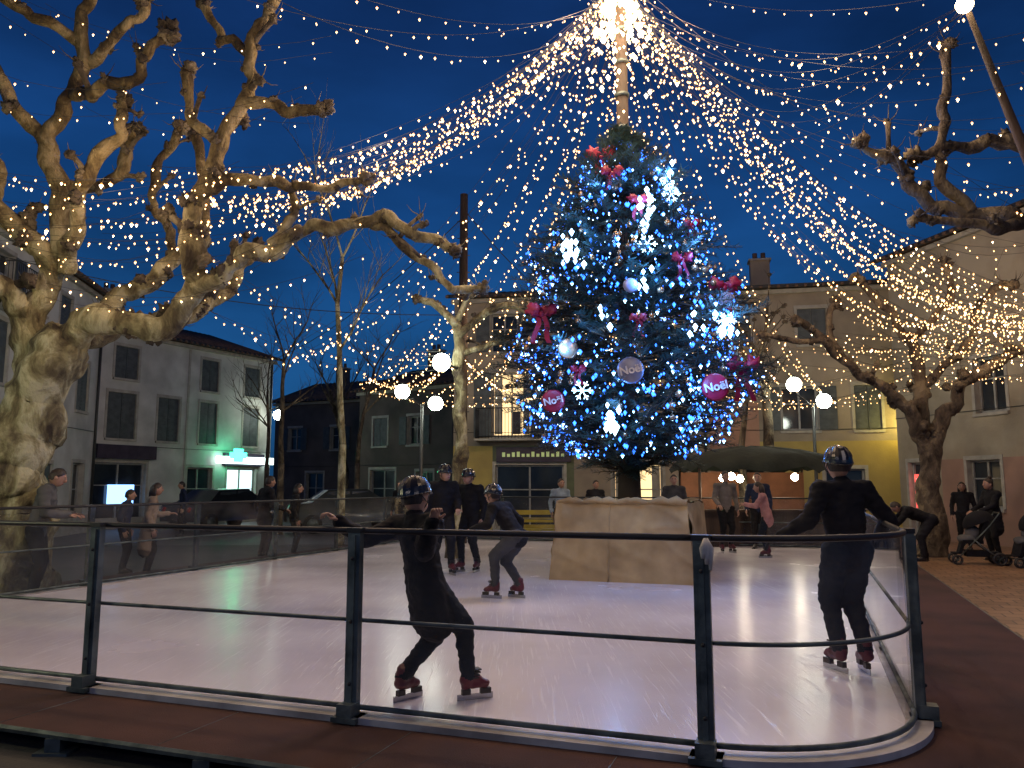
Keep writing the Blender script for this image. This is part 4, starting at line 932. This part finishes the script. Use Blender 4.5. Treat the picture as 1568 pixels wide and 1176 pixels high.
person('spectator',(8.55,16.9,0),75,1.72,dict(top=F_blk,leg=F_blk2),pelvis=(0,-.10,.50),lean=68,hp=-20,wL=(-.08,.36,.36),wR=(.08,.38,.36),aL=(-.06,0,.055),aR=(.07,-.05,.055),puff=1.35,leg=1.3)
person('spectator',(10.15,17.0,0),95,1.72,dict(top=F_blk,leg=F_blk),wL=(-.08,.22,.6),wR=(.08,.22,.6),hair='bun',puff=1.25,coat=.12)
person('spectator',(11.2,20.0,0),150,1.66,dict(top=F_blk2,leg=F_blk),hair='long',puff=1.15)
def stroller(x,y,yaw):
    g=MB();g.M=Matrix.Translation((x,y,0))@Matrix.Rotation(math.radians(yaw),4,'Z')
    for sx in(-.24,.24):
        g.tube([(sx,-.42,1.02),(sx,-.25,.78),(sx,.32,.16)],.014,6,0);g.tube([(sx,.05,.5),(sx,-.36,.14)],.014,6,0)
        for wy,wr_ in((.36,.10),(-.38,.13)):
            n=18
            for xx in(sx-.03,sx+.03):
                g.tube([(xx,wy+wr_*.82*math.cos(2*math.pi*k/n),wr_+wr_*.82*math.sin(2*math.pi*k/n)) for k in range(n+1)],wr_*.18,6,1,cap=False)
                for k in range(5): a=2*math.pi*k/5;g.tube([(xx,wy,wr_),(xx,wy+wr_*.7*math.cos(a),wr_+wr_*.7*math.sin(a))],.006,4,0)
            g.tube([(sx-.04,wy,wr_),(sx+.04,wy,wr_)],.02,8,0)
    g.tube([(-.24,-.42,1.02),(.24,-.42,1.02)],.02,8,1);g.tube([(-.24,.32,.16),(.24,.32,.16)],.012,6,0);g.tube([(-.24,-.36,.14),(.24,-.36,.14)],.012,6,0)
    g.cbox((0,.05,.45),(.36,.36,.07),2);g.cbox((0,-.14,.66),(.36,.08,.45),2,Matrix.Rotation(.35,3,'X'))
    g.cbox((0,.25,.33),(.32,.06,.24),2,Matrix.Rotation(.3,3,'X'));g.cbox((0,.34,.22),(.3,.16,.025),2)
    g.cbox((0,-.02,.22),(.34,.4,.12),2)
    g.ell((0,-.10,.80),(.22,.30,.26),16,8,2,Matrix.Rotation(-.4,3,'X'),z0=.05)
    g.ell((0,.02,.62),(.13,.14,.15),12,8,3,jit=.3);g.ell((0,.12,.5),(.15,.2,.09),12,8,3,jit=.3)
    g.build('stroller',[M_steel,M_black,F_blk,F_coat])
stroller(9.25,16.2,70);stroller(10.0,15.6,85)
